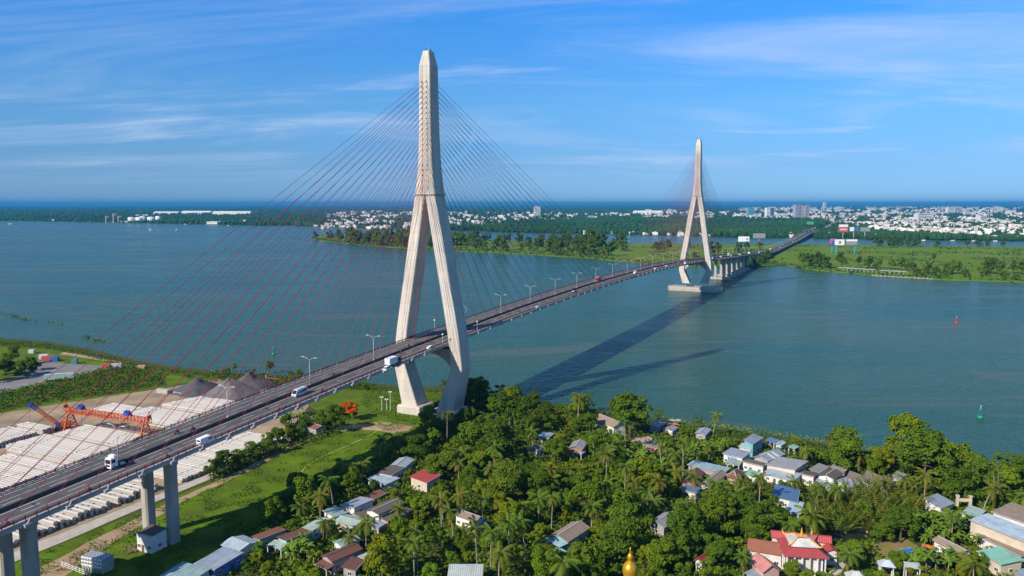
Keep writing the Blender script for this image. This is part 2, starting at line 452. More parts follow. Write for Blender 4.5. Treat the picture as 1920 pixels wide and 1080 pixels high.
def sweep(prof, s0, s1, step=8.0, dz=0.0):
    mb = MB(); rings = []
    k = max(2, int((s1 - s0) / step) + 1)
    for i in range(k):
        s = s0 + (s1 - s0) * i / (k - 1)
        rings.append([br(s, n, deck_z(s) + z + dz) for n, z in prof])
    return mb.loft(rings)
S0, S1 = -330.0, 2700.0
bpart('deck_girder', sweep([(-HW, -0.02), (-HW, -0.75), (-6.2, -2.7), (6.2, -2.7), (HW, -0.75), (HW, -0.02)], S0, 1180), M_conc2)
bpart('approach_viaduct', sweep([(-HW, -0.02), (-HW, -0.9), (-8.5, -2.6), (8.5, -2.6), (HW, -0.9), (HW, -0.02)], 1180.05, S1, 20), M_conc2)
bpart('road_surface', sweep([(-9.6, 0.0), (-9.6, -0.015), (9.6, -0.015), (9.6, 0.0)], S0, S1), M_asphalt)
for n0 in (-9.75, 9.75):
    bpart('kerb', sweep([(n0 - .22, .28), (n0 - .22, -.018), (n0 + .22, -.018), (n0 + .22, .28)], S0, S1), M_conc2)
bpart('median_barrier', sweep([(-.45, .0), (.45, .0), (.28, .35), (.24, 1.0), (-.24, 1.0), (-.28, .35)], S0, S1, dz=0.004), M_barrier)
for n0 in (-9.1, -1.25, 1.25, 9.1, -5.9, 5.9):
    w = 0.10 if abs(n0) != 5.9 else 0.08
    bpart('edge_line', sweep([(n0 - w, .012), (n0 - w, .004), (n0 + w, .004), (n0 + w, .012)], S0, 1500), M_mark)
# lane dashes
dash_me = MB().box((0, 0, 0), (4.5, 0.2, 0.008)).mesh('lane_dash'); dash_me.materials.append(M_mark)
rest = MB(); cnt = 0
def on_deck(o, s, n, dz=0.0, flip=False, keep=False):
    """stand an object on the deck at s, n, nose along +s (or -s)"""
    sl = (deck_z(s + 2) - deck_z(s - 2)) / 4
    rz = ROT_B + (math.pi if flip else 0)
    o.matrix_basis = Matrix.Translation(br(s, n, deck_z(s) + dz)) @ Matrix.Rotation(rz, 4, 'Z') @ Matrix.Rotation(-math.atan(sl) * (-1 if flip else 1), 4, 'Y')
    return o
s = -208.0
while s < 900:
    for n0 in (-3.6, 3.6):
        if s < 620:
            o = bpart('lane_dash', dash_me, None)
            on_deck(o, s, n0, 0.012); o.parent = bridge; o.matrix_parent_inverse = bridge.matrix_basis.inverted()
        else:
            a, c = br(s - 2.2, n0, deck_z(s - 2.2) + .012), br(s + 2.2, n0, deck_z(s + 2.2) + .012)
            rest.bar(a, c, 0.2, 0.008)
    s += 11.5
tag(bpart('far_lane_dashes', rest, M_mark), kind='stuff')
# railings: two red rails on posts at each edge
post_me = MB().box((0, 0, .55), (0.16, 0.16, 1.1)).box((0, 0, 1.12), (.22, .22, .05)).mesh('railing_post'); post_me.materials.append(M_red)
for n0 in (-10.35, 10.35):
    bpart('parapet', sweep([(n0 - .2, .0), (n0 + .2, .0), (n0 + .2, .42), (n0 - .2, .42)], S0, S1, dz=-0.012), M_conc2)
    for zz in (0.68, 0.92, 1.16):
        bpart('rail', sweep([(n0 - .06, zz), (n0 + .06, zz), (n0 + .06, zz + .12), (n0 - .06, zz + .12)], S0, 1600), M_red)
    rest = MB(); s = -206.0
    while s < 900:
        if s < 150:
            o = bpart('railing_post', post_me, None); on_deck(o, s, n0, 0.40); o.matrix_parent_inverse = bridge.matrix_basis.inverted()
        else:
            rest.box(br(s, n0, deck_z(s) + 0.95), (.16, .16, 1.1), ROT_B)
        s += 2.6 if s < 400 else 5.2
    tag(bpart('far_railing_posts', rest, M_red), kind='stuff')

# pylons
def octa(cn, cs, hn, hs, z, s0, ch):
    P = [(-hn + ch, -hs), (hn - ch, -hs), (hn, -hs + ch), (hn, hs - ch), (hn - ch, hs), (-hn + ch, hs), (-hn, hs - ch), (-hn, -hs + ch)]
    return [br(s0 + cs + y, cn + x, z) for x, y in P]
def pylon(s0, zb, top, far=False):
    dk = deck_z(s0)
    zk = dk - 11.5                       # knee, where the legs turn inwards
    zj = top - 62.0                      # where the legs meet
    mb = MB()
    # upper shaft
    prof = [(zj, 5.15, 4.5), (zj + 3, 4.7, 4.4), (zj + 8, 4.1, 4.25), (zj + 15, 3.5, 4.1), (zj + 26, 3.1, 3.9), (zj + 40, 2.9, 3.75), (zj + 54.5, 2.78, 3.6), (top - 6.2, 2.75, 3.55), (top, 1.5, 2.3)]
    shaft = MB().loft([octa(0, 0, a, c, z, s0, 0.32) for z, a, c in prof])
    sh = bpart('pylon_shaft', shaft, M_conc)
    # raised vertical ribs and the grid of cable ports on the two faces of the shaft
    for side in (-1, 1):
        for n0 in (-1, 1):
            rings = []
            for z, a, c in prof[:-1]:
                x = n0 * (a * 0.42)
                rings.append([br(s0 + side * c, x - .16, z), br(s0 + side * c, x + .16, z), br(s0 + side * (c + .14), x + .16, z), br(s0 + side * (c + .14), x - .16, z)])
            bpart('rib', MB().loft(rings), M_conc, sh)
    for i, (dn, ds) in enumerate(((-.9, -.5), (.9, .4))):
        bpart('obstruction_light', MB().lathe([(.28, 0), (.32, .5), (.22, .9), (.05, 1.05)], br(s0 + ds, dn, top), 8), M_dark, sh)
    bpart('antenna', MB().tube([br(s0, .2, top), br(s0, .2, top + 4.5)], [.05, .02], 5), M_galv, sh)
    # crossing collar with a walkway rail
    ck = MB()
    a, c = 5.65, 5.0
    ring = lambda aa, cc, z: [br(s0 - cc, -aa, z), br(s0 - cc, aa, z), br(s0 + cc, aa, z), br(s0 + cc, -aa, z)]
    ck.loft([ring(a, c, zj - .05), ring(a, c, zj + .25)])
    wk = bpart('access_walkway', ck, M_conc2, sh)
    rl = ring(a, c, zj + 1.3)
    rr_ = MB()
    for i in range(4):
        p, q = rl[i], rl[(i + 1) % 4]
        rr_.bar(p, q, .07)
        for k in range(7):
            t = p.lerp(q, k / 7); rr_.bar(t - Vector((0, 0, 1.05)), t, .07)
    # legs
    for sg in (-1, 1):
        lv = [(zj - .06, 2.6, 2.55, 4.45), (zj - 20, 6.2, 2.7, 4.35), (dk + 20, 10.7, 2.75, 4.3), (dk + 5, 13.35, 2.8, 4.25), (dk - 4, 14.5, 2.85, 4.25), (zk, 15.05, 2.9, 4.3), (zb + 4.0, 9.4, 4.2, 4.9)]
        leg = MB().loft([octa(sg * cn, 0, hn, hs, z, s0, 0.3) for z, cn, hn, hs in reversed(lv)])
        lg = bpart('pylon_leg', leg, M_conc)
        if not far:
            bpart('footing', MB().loft([octa(sg * 9.3, 0, 6.1, 6.3, z, s0, 0.25) for z in (zb - 1, zb + 3.6)] + [octa(sg * 9.3, 0, 5.6, 5.8, zb + 4.1, s0, 0.25)]), M_conc, lg)
        for side in (-1, 1):
            rings = []
            for z, cn, hn, hs in lv[:5]:
                x = sg * cn
                rings.append([br(s0 + side * hs, x - .12, z), br(s0 + side * hs, x + .12, z), br(s0 + side * (hs + .12), x + .12, z), br(s0 + side * (hs + .12), x - .12, z)])
            bpart('rib', MB().loft(rings), M_conc, lg)
    # arched crossbeam under the deck
    rings = []
    for i in range(17):
        t = -1 + i / 8
        x = t * 12.6
        zt = dk - 2.75
        zbm = zt - 2.6 - 7.2 * (abs(t) ** 2.4)
        rings.append([br(s0 - 2.7, x, zbm), br(s0 + 2.7, x, zbm), br(s0 + 2.7, x, zt), br(s0 - 2.7, x, zt)])
    bpart('crossbeam', MB().loft(rings), M_conc2)
    if far:
        poly = [(-31, 0), (-27, -10), (24, -11), (30, -3), (30, 5), (24, 11), (-27, 10)]
        cap = MB().loft([[br(s0 + y * 1.0, x, -3) for x, y in poly], [br(s0 + y, x, zb - 1.2) for x, y in poly], [br(s0 + y * .96, x * .985, zb) for x, y in poly]])
        pc = bpart('pile_cap', cap, M_conc2)
        for i in range(10):
            bpart('fender_post', MB().tube([br(s0 - 10 + 2 * (i % 2), -26 + i * 5.6, zb), br(s0 - 10 + 2 * (i % 2), -26 + i * 5.6, zb + 3)], .12, 5), M_galv, pc)
    # stay cables: a unit rod stretched between deck edge and pylon, with an anchor housing under each
    for k in range(21):
        ds = 24.0 + 12.2 * k
        za = (zj + 4.5) + (k / 20.0) * 44.5
        for sg in (-1, 1):
            for side in (-1, 1):
                dss = ds if side * (1 if not far else -1) > 0 else 24.0 + 9.8 * k
                sd_ = s0 + side * dss
                fa = [p for p in prof]
                hs = 4.2 if za < zj + 15 else 3.75
                a_ = br(sd_, sg * 11.55, deck_z(sd_) - 0.2)
                c_ = br(s0 + side * (hs - .1), sg * 1.15, za)
                v = c_ - a_
                o = bpart('stay_cable', rod_me, None)
                rr = 0.072 if k > 3 else 0.064
                o.matrix_basis = Matrix.Translation(a_) @ v.to_track_quat('Z', 'Y').to_matrix().to_4x4() @ Matrix.Diagonal((rr, rr, v.length, 1))
                o.matrix_parent_inverse = bridge.matrix_basis.inverted()
                an = bpart('cable_anchor', anchor_me, None)
                an.matrix_basis = Matrix.Translation(br(sd_, sg * 11.45, deck_z(sd_))) @ Matrix.Rotation(ROT_B + (math.pi if side > 0 else 0), 4, 'Z')
                an.matrix_parent_inverse = bridge.matrix_basis.inverted()
                pt = bpart('cable_port', port_me, None)
                pt.matrix_basis = Matrix.Translation(c_ - v.normalized() * .5) @ v.to_track_quat('Z', 'Y').to_matrix().to_4x4()
                pt.matrix_parent_inverse = bridge.matrix_basis.inverted()
rod_me = MB().tube([(0, 0, 0), (0, 0, 1)], 1.0, 8).mesh('stay_cable', True); rod_me.materials.append(M_cable)
amb = MB()
amb.box((0, 0, -.35), (1.7, .9, .6))
amb.tube([(-.6, 0, -1.0), (.6, 0, .75)], .22, 8)
anchor_me = amb.mesh('cable_anchor'); anchor_me.materials.append(M_anchor)
port_me = MB().tube([(0, 0, -.35), (0, 0, .4)], .17, 6).mesh('cable_port'); port_me.materials.append(mat('port_steel', (0.16, 0.14, 0.13), 0.7))
SP2 = 561.0
pylon(0.0, 0.9, 163.0)
pylon(SP2, 4.4, 167.5, True)
# piers
def pier(s, zb, cap=False):
    zt = deck_z(s) - 2.72
    for n0 in ((-6.2, 3.6) if zb > .5 and s < 0 else (-5.0, 5.6)):
        hw, hd = (1.3, 1.6) if s < 0 else (1.7, 2.1)
        c = MB().loft([octa(n0, 0, hw, hd, z, s, 0.45) for z in (zb - 1.5, zt - 2.2)] + [octa(n0, 0, hw + .25, hd + .25, zt - 1.4, s, 0.45), octa(n0, 0, hw + .25, hd + .25, zt + .02, s, .45)])
        bpart('pier_column', c, M_conc2)
    if cap:
        poly = [(-14, 0), (-11, -5), (12, -5), (15, 0), (12, 5), (-11, 5)]
        bpart('pile_cap', MB().loft([[br(s + y, x, z) for x, y in poly] for z in (-2, 2.6)]), M_conc2)
for s in (-146.0, -186.0): pier(s, 1.0)
s = SP2 + 146
first = True
while s < 1150:
    pier(s, 0.0 if s < 960 else 1.0, s < 900); s += 40
while s < 2500:
    zt = deck_z(s) - 2.6
    for n0 in (-5, 6): bpart('pier_column', MB().box(br(s, n0, (zt) / 2), (2, 3, zt), ROT_B), M_conc2)
    s += 60
# ================================================================== plants: shared shapes
M_leaf = mat('broad_leaf', (0.125, 0.190, 0.011), 0.6, 0.55, 0.35, color2=(0.058, 0.108, 0.007), objcolor=True, spec=0.06, transl=0.18)
M_palm = mat('palm_leaf', (0.135, 0.175, 0.016), 0.5, 0.5, 0.5, color2=(0.060, 0.100, 0.010), objcolor=True, spec=0.12, transl=0.2)
M_banana = mat('banana_leaf', (0.155, 0.240, 0.022), 0.5, 0.4, 0.5, color2=(0.090, 0.165, 0.012), objcolor=True, spec=0.12, transl=0.25)
M_bush = mat('bush_leaf', (0.095, 0.165, 0.010), 0.7, 0.6, 0.07, color2=(0.042, 0.085, 0.007), spec=0.05, transl=0.15)
M_under = mat('undergrowth_leaf', (0.130, 0.195, 0.010), 0.7, 0.65, 0.06, color2=(0.055, 0.100, 0.007), spec=0.05, transl=0.15)
M_reed = mat('water_hyacinth', (0.150, 0.215, 0.020), 0.7, 0.5, 0.08, color2=(0.075, 0.130, 0.014), spec=0.05)
M_bark = mat('tree_bark', (0.16, 0.125, 0.09), 0.95, 0.5, 1.2, 0.03, 5.0)
M_ptrunk = mat('palm_trunk_bark', (0.34, 0.30, 0.24), 0.95, 0.4, 1.5, 0.03, 5.0, stretch=(.3, .3, 3))

rnd = random.Random(11)
def rv():
    while True:
        v = Vector((rnd.uniform(-1, 1), rnd.uniform(-1, 1), rnd.uniform(-1, 1)))
        if 0.05 < v.length < 1: return v.normalized()
def leafquad(mb, p, nrm, size, asp=1.5):
    u = nrm.orthogonal().normalized()
    u = Matrix.Rotation(rnd.uniform(0, 6.28), 3, nrm) @ u
    w = nrm.cross(u)
    a, c = size * asp * .5, size * .5
    o = len(mb.v)
    sag = nrm * (-0.18 * size)
    mb.v += [tuple(p - u * a + sag), tuple(p + w * c), tuple(p + u * a + sag), tuple(p - w * c)]
    mb.f += [(o, o + 3, o + 2, o + 1)]
def crown_mesh(name, lobes, rad, hgt, z0, nleaf, leaf, flat=0.8, spread=0.62):
    mb = MB()
    L_ = [(Vector((rad * rnd.uniform(-.12, .12), rad * rnd.uniform(-.12, .12), z0 + hgt * .5)), rad * .5)]
    for i in range(lobes):
        a = 2.4 * i + rnd.uniform(-.5, .5)
        q = rnd.random()
        rr = rad * spread * (.3 + .95 * math.sqrt(rnd.random())) * (1.15 - .55 * q)
        L_.append((Vector((math.cos(a) * rr, math.sin(a) * rr, z0 + hgt * (.12 + .86 * q))), rad * rnd.uniform(.15, .36)))
    tot = sum(r * r for _, r in L_)
    for c, r in L_:
        for _ in range(int(nleaf * r * r / tot)):
            d = rv()
            if d.z < -.35 and rnd.random() < .7: d.z = -d.z
            p = c + Vector((d.x, d.y, d.z * flat)) * r * rnd.uniform(.72, 1.08)
            n_ = (d + rv() * .55 + Vector((0, 0, .35))).normalized()
            leafquad(mb, p, n_, leaf * rnd.uniform(.6, 1.25))
    me = mb.mesh(name); me.materials.append(M_leaf)
    return me, L_
def trunk_mesh(L_, zc, r0, name='trunk'):
    mb = MB()
    mb.tube([(0, 0, -.6), (.05, 0, zc * .35), (-.05, .08, zc * .7), (0, 0, zc)], [r0 * 1.25, r0, r0 * .8, r0 * .55], 7)
    for c, r in L_[1:7]:
        mb.tube([(0, 0, zc * .62), tuple(Vector((0, 0, zc * .62)).lerp(c, .5) + Vector((0, 0, -.3))), tuple(c)], [r0 * .5, r0 * .34, r0 * .15], 5)
    me = mb.mesh(name, True); me.materials.append(M_bark)
    return me
BROAD = []
for i in range(12):
    lob = rnd.randint(16, 30)
    hg = rnd.uniform(5.2, 8.0); rad = 4.7
    z0 = rnd.uniform(1.6, 3.2)
    cm, L_ = crown_mesh('crown', lob, rad, hg, z0, 3600, (0.40, 0.48, 0.56)[i % 3], rnd.uniform(.65, 1.0), rnd.uniform(.62, .85))
    BROAD.append((trunk_mesh(L_, z0 + hg * .55, .26), cm, rad, z0 + hg))
AIRY = []                                # open, feathery crowns as along the water
for i in range(3):
    cm, L_ = crown_mesh('crown', 30, 3.6, 9.0, 2.2, 2200, 0.38, .6, 1.0)
    AIRY.append((trunk_mesh(L_, 6.5, .2), cm, 3.6, 11.2))
FARTREE = []                             # trees of the island, a dozen pixels tall
for i in range(4):
    cm, L_ = crown_mesh('crown', 14, 4.2, 8.5, 1.0, 700, 1.0, .95, .7)
    FARTREE.append((trunk_mesh(L_, 6, .28), cm, 4.2, 10))
TONES = {'dark': (.70, .78, .8, 1), 'mid': (1, 1, 1, 1), 'bright': (1.35, 1.28, .95, 1), 'yellowish': (1.75, 1.28, .75, 1)}
def frond_mesh(length, droop, lw, up, nl=13):
    mb = MB(); pts = []
    for i in range(nl + 1):
        t = i / nl
        pts.append(Vector((length * (t - .12 * t * t * droop), 0, length * (up * t - (.42 + .33 * droop) * t * t))))
    mb.tube(pts[::3] + [pts[-1]], [.06, .05, .04, .03, .02, .015][:len(pts[::3]) + 1], 4)
    for i in range(1, nl + 1):
        p = pts[i]; t = i / nl
        ll = lw * (math.sin(3.0 * (t * .85 + .12)) ** .6)
        d = (pts[i] - pts[i - 1]).normalized()
        for sg in (-1, 1):
            tip = p + Vector((d.x * ll * .55, sg * ll * .8, d.z * ll * .4 - ll * .42))
            w_ = d * .17
            o = len(mb.v)
            mb.v += [tuple(p - w_), tuple(p + w_), tuple(tip + w_ * .2), tuple(tip - w_ * .3)]
            mb.f += [(o, o + 1, o + 2, o + 3)]
    me = mb.mesh('frond'); me.materials.append(M_palm)
    return me
FRONDS = [frond_mesh(3.7, 1.0, 1.0, .55), frond_mesh(3.4, 1.5, .95, .30), frond_mesh(3.8, .6, 1.0, .95)]
NFRONDS = [frond_mesh(6.2, .4, 1.0, 1.9, 14), frond_mesh(5.6, .9, 1.0, 1.5, 14)]
DRY = frond_mesh(3.2, 2.2, .7, -.2)
def ptrunk(h, lean):
    mb = MB(); n = 7
    mb.tube([(lean * (i / n) ** 1.8, 0, -.4 + (h + .4) * i / n) for i in range(n + 1)], [.24 - .11 * i / n + (.12 if i == 0 else 0) for i in range(n + 1)], 7)
    mb.lathe([(.12, h - .25), (.32, h + .05), (.18, h + .5)], (lean, 0, 0), 7)
    me = mb.mesh('trunk', True); me.materials.append(M_ptrunk)
    return me, lean, h
PTR = [ptrunk(9.0, .4), ptrunk(11.0, 1.4), ptrunk(13.0, .7), ptrunk(8.0, 2.2), ptrunk(6.5, .3)]
nut_me = MB().lathe([(.03, -.5), (.26, -.3), (.34, -.05), (.2, .15)], (0, 0, 0), 7).mesh('coconut_cluster', True); nut_me.materials.append(mat('coconut_husk', (.30, .26, .05), .6))
def coconut_palm(loc, label, var, rz, sc, col_, group=None):
    me, lean, h = PTR[var]
    t = thing('coconut_palm', label, 'palm tree', loc, rz, group); t.scale = (sc, sc, sc)
    obj('trunk', me, None, t)
    nf = 15
    for k in range(nf):
        f = obj('frond', FRONDS[0 if k % 3 == 0 else (1 if k < 9 else 2)], None, t)
        f.location = (lean, 0, h + .3)
        f.rotation_euler = (0, rnd.uniform(-.16, .16), 2.4 * k + rnd.uniform(-.2, .2)); f.color = col_
    for k in range(2):
        f = obj('dry_frond', DRY, None, t); f.location = (lean, 0, h + .1); f.rotation_euler = (0, .35, rnd.uniform(0, 6.28)); f.color = (2.0, 1.1, .6, 1)
    c = obj('coconut_cluster', nut_me, None, t); c.location = (lean + .3, 0, h)
    return t
def bananaleaf(L_, w, up):
    mb = MB(); n = 6; prev = None
    for i in range(n + 1):
        t = i / n
        p = Vector((L_ * t * .75, 0, L_ * (up * t - 1.05 * t * t)))
        ww = w * (.12 + math.sin(3.14 * min(1, t * .92 + .06)) ** .7) * .5
        a, c, e = p + Vector((0, ww, -ww * .35)), p, p + Vector((0, -ww, -ww * .35))
        o = len(mb.v); mb.v += [tuple(a), tuple(c), tuple(e)]
        if i: mb.f += [(o - 3, o, o + 1, o - 2), (o - 2, o + 1, o + 2, o - 1)]
    me = mb.mesh('banana_leaf'); me.materials.append(M_banana)
    return me
BLEAF = [bananaleaf(2.8, .75, 1.25), bananaleaf(2.5, .7, 1.0), bananaleaf(2.9, .7, 1.6)]
bst_me = MB().tube([(0, 0, -.3), (0, 0, 1.2), (.05, 0, 2.6)], [.2, .16, .09], 7).mesh('stem', True); bst_me.materials.append(mat('banana_stem', (.18, .20, .06), .7))
def banana_plant(loc, label, group=None):
    t = thing('banana_plant', label, 'banana plant', loc, rnd.uniform(0, 6.28), group); s_ = rnd.uniform(.9, 1.45); t.scale = (s_, s_, s_)
    obj('stem', bst_me, None, t)
    for k in range(8):
        f = obj('leaf', BLEAF[k % 3], None, t); f.location = (0, 0, 2.3 + .05 * k); f.rotation_euler = (0, rnd.uniform(-.2, .2), 2.4 * k); f.color = (1, 1, 1, 1)
    return t
def tree(kind, var, loc, label, sc, rz, tone, name='broadleaf_tree', group=None, zs=1.0, cat='tree'):
    tm, cm, rad, h = kind[var]
    t = thing(name, label, cat, loc, rz, group); t.scale = (sc, sc, sc * zs)
    obj('trunk', tm, None, t)
    c = obj('crown', cm, None, t); c.color = tone if isinstance(tone, tuple) else TONES[tone]
    return t
def inside(p, poly):
    x, y = p[0], p[1]; r = False; j = len(poly) - 1
    for i in range(len(poly)):
        xi, yi = poly[i][0], poly[i][1]; xj, yj = poly[j][0], poly[j][1]
        if (yi > y) != (yj > y) and x < (xj - xi) * (y - yi) / (yj - yi) + xi: r = not r
        j = i
    return r
def plan(px, z=1.2): return [tuple(at(u, v, z)[:2]) for u, v in px]
def leafmass(name, poly, dens, h, leaf, m, label, cat, scale=6.0, base=1.2, skip=None, lo=.15):
    """low growth nobody could count: leaf faces over a lumpy surface"""
    xs, ys = [p[0] for p in poly], [p[1] for p in poly]
    A = (max(xs) - min(xs)) * (max(ys) - min(ys))
    mb = MB()
    for _ in range(int(A * dens)):
        x, y = rnd.uniform(min(xs), max(xs)), rnd.uniform(min(ys), max(ys))
        if not inside((x, y), poly): continue
        if skip and skip(x, y): continue
        k = noise.noise(Vector((x / scale, y / scale, 3.3))) * .6 + noise.noise(Vector((x / scale * 2.7, y / scale * 2.7, 8.1))) * .4
        hh = h * max(lo, .5 + .75 * k)
        p = Vector((x, y, base + hh * rnd.uniform(.35, 1.0)))
        leafquad(mb, p, (rv() * .8 + Vector((0, 0, .8))).normalized(), leaf * rnd.uniform(.6, 1.3))
    o = obj(name, mb, m)
    return tag(o, label, cat, kind='stuff')
# ================================================================== village houses
ROOFC = {'bluegrey': (.27, .33, .40), 'grey': (.30, .31, .32), 'dark': (.115, .10, .09), 'brown': (.15, .068, .05), 'rust': (.21, .085, .05), 'green': (.36, .48, .42),
         'teal': (.28, .44, .46), 'paleblue': (.40, .52, .58), 'red': (.42, .055, .06), 'tile': (.33, .115, .065), 'pink': (.50, .20, .17), 'blue': (.075, .19, .36), 'thatch': (.27, .215, .16), 'pale': (.50, .57, .53), 'brightgreen': (.20, .46, .34), 'white': (.62, .62, .60)}
def roofm(k):
    ex = ('roof_' + k) in MATS
    c_ = ROOFC[k]
    m = mat('roof_' + k, c_, .55 if k not in ('dark', 'thatch', 'tile') else .9, .5, .42, spec=.3, detail=8, objrand=.14, color2=tuple(.55 * q + .45 * w * .6 for q, w in zip(c_, (.20, .13, .09))))
    if not ex: stripes(m, 'X', .55, .05)
    return m
WALLC = {'white': (.70, .68, .64), 'cream': (.60, .52, .40), 'teal': (.20, .42, .46), 'blue': (.10, .20, .55), 'pink': (.58, .36, .30), 'grey': (.36, .35, .33), 'turq': (.34, .55, .58), 'brick': (.36, .20, .13)}
def wallm(k): return mat('wall_' + k, WALLC[k], .9, .25, .5, .01, 2.0)
M_glass = mat('window_glass', (.03, .04, .05), .12)
M_door = mat('door_wood', (.16, .10, .06), .7, .3, 2.0)
M_ridge = mat('ridge_cap', (.42, .40, .38), .7, .2, 2)
FOOT = []                                 # footprints in plan, used to keep trees off the houses
ROOFPX = []                               # and the roofs as they lie in the photograph
door_me = MB().box((0, 0, 1.0), (.95, .07, 2.0)).mesh('door'); door_me.materials.append(M_door)
win_me = MB().box((0, 0, 0), (1.2, .09, 1.05)).mesh('window'); win_me.materials.append(M_white)
pane_me = MB().box((0, 0, 0), (.48, .05, .85)).mesh('pane'); pane_me.materials.append(M_glass)
def house(label, Lp, Bp, Rp, h=3.2, roof='grey', wall='white', style='mono', rise=.7, fall=0, cat='house', name='house', over=.45, doors=True, open_sides=False):
    """eave corners left, near and right as surveyed in the photograph; walls stand below them"""
    z = 1.2 + h
    Lw, Bw, Rw = at(*Lp, z), at(*Bp, z), at(*Rp, z)
    e1 = Lw - Bw; e2 = Rw - Bw
    # square the corner, keeping the longer side
    if e2.length > e1.length:
        x = e2.normalized(); y = e1 - x * e1.dot(x)
        lx, ly = e2.length, y.length; y.normalize()
    else:
        x = e1.normalized(); y = e2 - x * e2.dot(x)
        lx, ly = e1.length, y.length; y.normalize()
    lx, ly = max(lx, 2.0), max(ly, 2.0)
    c = Bw + x * lx / 2 + y * ly / 2
    zx = x.cross(y).z
    rz = math.atan2(x.y, x.x)
    sy = 1 if zx > 0 else -1              # the near edge is local y = -sy*ly/2
    t = thing(name, label, cat, (c.x, c.y, 1.2), rz)
    FOOT.append((c.x, c.y, rz, lx / 2, ly / 2)); ROOFPX.append([Lp, Bp, Rp, (Lp[0] + Rp[0] - Bp[0], Lp[1] + Rp[1] - Bp[1])])
    wx, wy = lx - 2 * over, ly - 2 * over
    rm = roofm(roof)
    th = .16
    if open_sides:
        for sx in (-1, 1):
            for s2 in (-1, 1): obj('post', MB().box((sx * wx / 2, s2 * wy / 2, h / 2 - .3), (.22, .22, h + .5)), wallm(wall), t)
    if style == 'gable':
        a0, a1 = -ly / 2, ly / 2
        if not open_sides:
            wl_ = MB().loft([[(sx * wx / 2, -wy / 2, -.6), (sx * wx / 2, wy / 2, -.6), (sx * wx / 2, wy / 2, h), (sx * wx / 2, 0, h + rise * (wy / ly)), (sx * wx / 2, -wy / 2, h)] for sx in (-1, 1)])
            obj('wall', wl_, wallm(wall), t)
        for s2 in (-1, 1):
            rp = MB().add([(-lx / 2, s2 * ly / 2, h), (lx / 2, s2 * ly / 2, h), (lx / 2, 0, h + rise), (-lx / 2, 0, h + rise), (-lx / 2, s2 * ly / 2, h + th), (lx / 2, s2 * ly / 2, h + th), (lx / 2, 0, h + rise + th), (-lx / 2, 0, h + rise + th)],
                          [(0, 1, 2, 3), (7, 6, 5, 4), (0, 4, 5, 1), (1, 5, 6, 2), (3, 2, 6, 7), (0, 3, 7, 4)])
            obj('roof_slope', rp, rm, t)
        obj('ridge_cap', MB().box((0, 0, h + rise + th + .03), (lx + .05, .35, .12)), M_ridge if roof not in ('red', 'brown', 'tile', 'pink') else rm, t)
    elif style == 'hip':
        k = min(lx, ly) * .5
        if not open_sides: obj('wall', MB().box((0, 0, h / 2 - .3), (wx, wy, h + .6)), wallm(wall), t)
        r0, r1 = Vector((-lx / 2 + k, 0, h + rise)), Vector((lx / 2 - k, 0, h + rise))
        E_ = [Vector((sx * lx / 2, s2 * ly / 2, h)) for sx, s2 in ((-1, -1), (1, -1), (1, 1), (-1, 1))]
        for vs in ((E_[0], E_[1], r1, r0), (E_[2], E_[3], r0, r1), (E_[1], E_[2], r1), (E_[3], E_[0], r0)):
            n_ = (vs[1] - vs[0]).cross(vs[2] - vs[0]).normalized() * .14
            mb = MB(); k_ = len(vs)
            mb.loft([list(vs), [v + n_ for v in vs]]); obj('roof_slope', mb, rm, t)
        for e_, r_ in ((E_[0], r0), (E_[1], r1), (E_[2], r1), (E_[3], r0)):
            obj('hip_cap', MB().bar(e_ + Vector((0, 0, .16)), r_ + Vector((0, 0, .2)), .3, .14), M_ridge, t)
    else:                                 # a single slope; fall 0 drops to the near long side, 1 to the far one, 2/3 along
        hs = {0: (0, 0, rise, rise), 1: (rise, rise, 0, 0), 2: (0, rise, rise, 0), 3: (rise, 0, 0, rise)}[fall]
        cs = [(-lx / 2, -sy * ly / 2), (lx / 2, -sy * ly / 2), (lx / 2, sy * ly / 2), (-lx / 2, sy * ly / 2)]
        V = [(x_, y_, h + q) for (x_, y_), q in zip(cs, hs)] + [(x_, y_, h + q + th) for (x_, y_), q in zip(cs, hs)]
        obj('roof', MB().add(V, [(0, 1, 2, 3), (7, 6, 5, 4), (0, 4, 5, 1), (1, 5, 6, 2), (2, 6, 7, 3), (3, 7, 4, 0)]), rm, t)
        obj('fascia', MB().bar(V[4], V[5], .12, .22), M_ridge, t)
        if not open_sides:
            f = 1 - over * 2 / max(ly, 1)
            ws = [(-wx / 2, -sy * wy / 2), (wx / 2, -sy * wy / 2), (wx / 2, sy * wy / 2), (-wx / 2, sy * wy / 2)]
            obj('wall', MB().add([(x_, y_, -.6) for x_, y_ in ws] + [(x_, y_, h + q * .96 - .02) for (x_, y_), q in zip(ws, hs)], [(0, 1, 2, 3), (7, 6, 5, 4), (0, 4, 5, 1), (1, 5, 6, 2), (2, 6, 7, 3), (3, 7, 4, 0)]), wallm(wall), t)
    if doors and not open_sides:
        d = obj('door', door_me, None, t); d.location = (wx * .12, -sy * (wy / 2 + .02), -.02)
        for k in (-.32, .36):
            w = obj('window', win_me, None, t); w.location = (wx * k, -sy * (wy / 2 + .02), min(1.6, h * .52))
            for q in (-.28, .28):
                p = obj('pane', pane_me, None, w); p.location = (q, -sy * .03, 0)
        # the gable end that faces the camera side
        xs = -1 if (Matrix.Rotation(rz, 3, 'Z') @ Vector((-1, 0, 0))).y < 0 else 1
        w = obj('window', win_me, None, t); w.location = (xs * (wx / 2 + .02), 0, min(1.6, h * .52)); w.rotation_euler = (0, 0, math.pi / 2)
        for q in (-.28, .28):
            p = obj('pane', pane_me, None, w); p.location = (q, -xs * .03, 0)
    return t
H_ = house
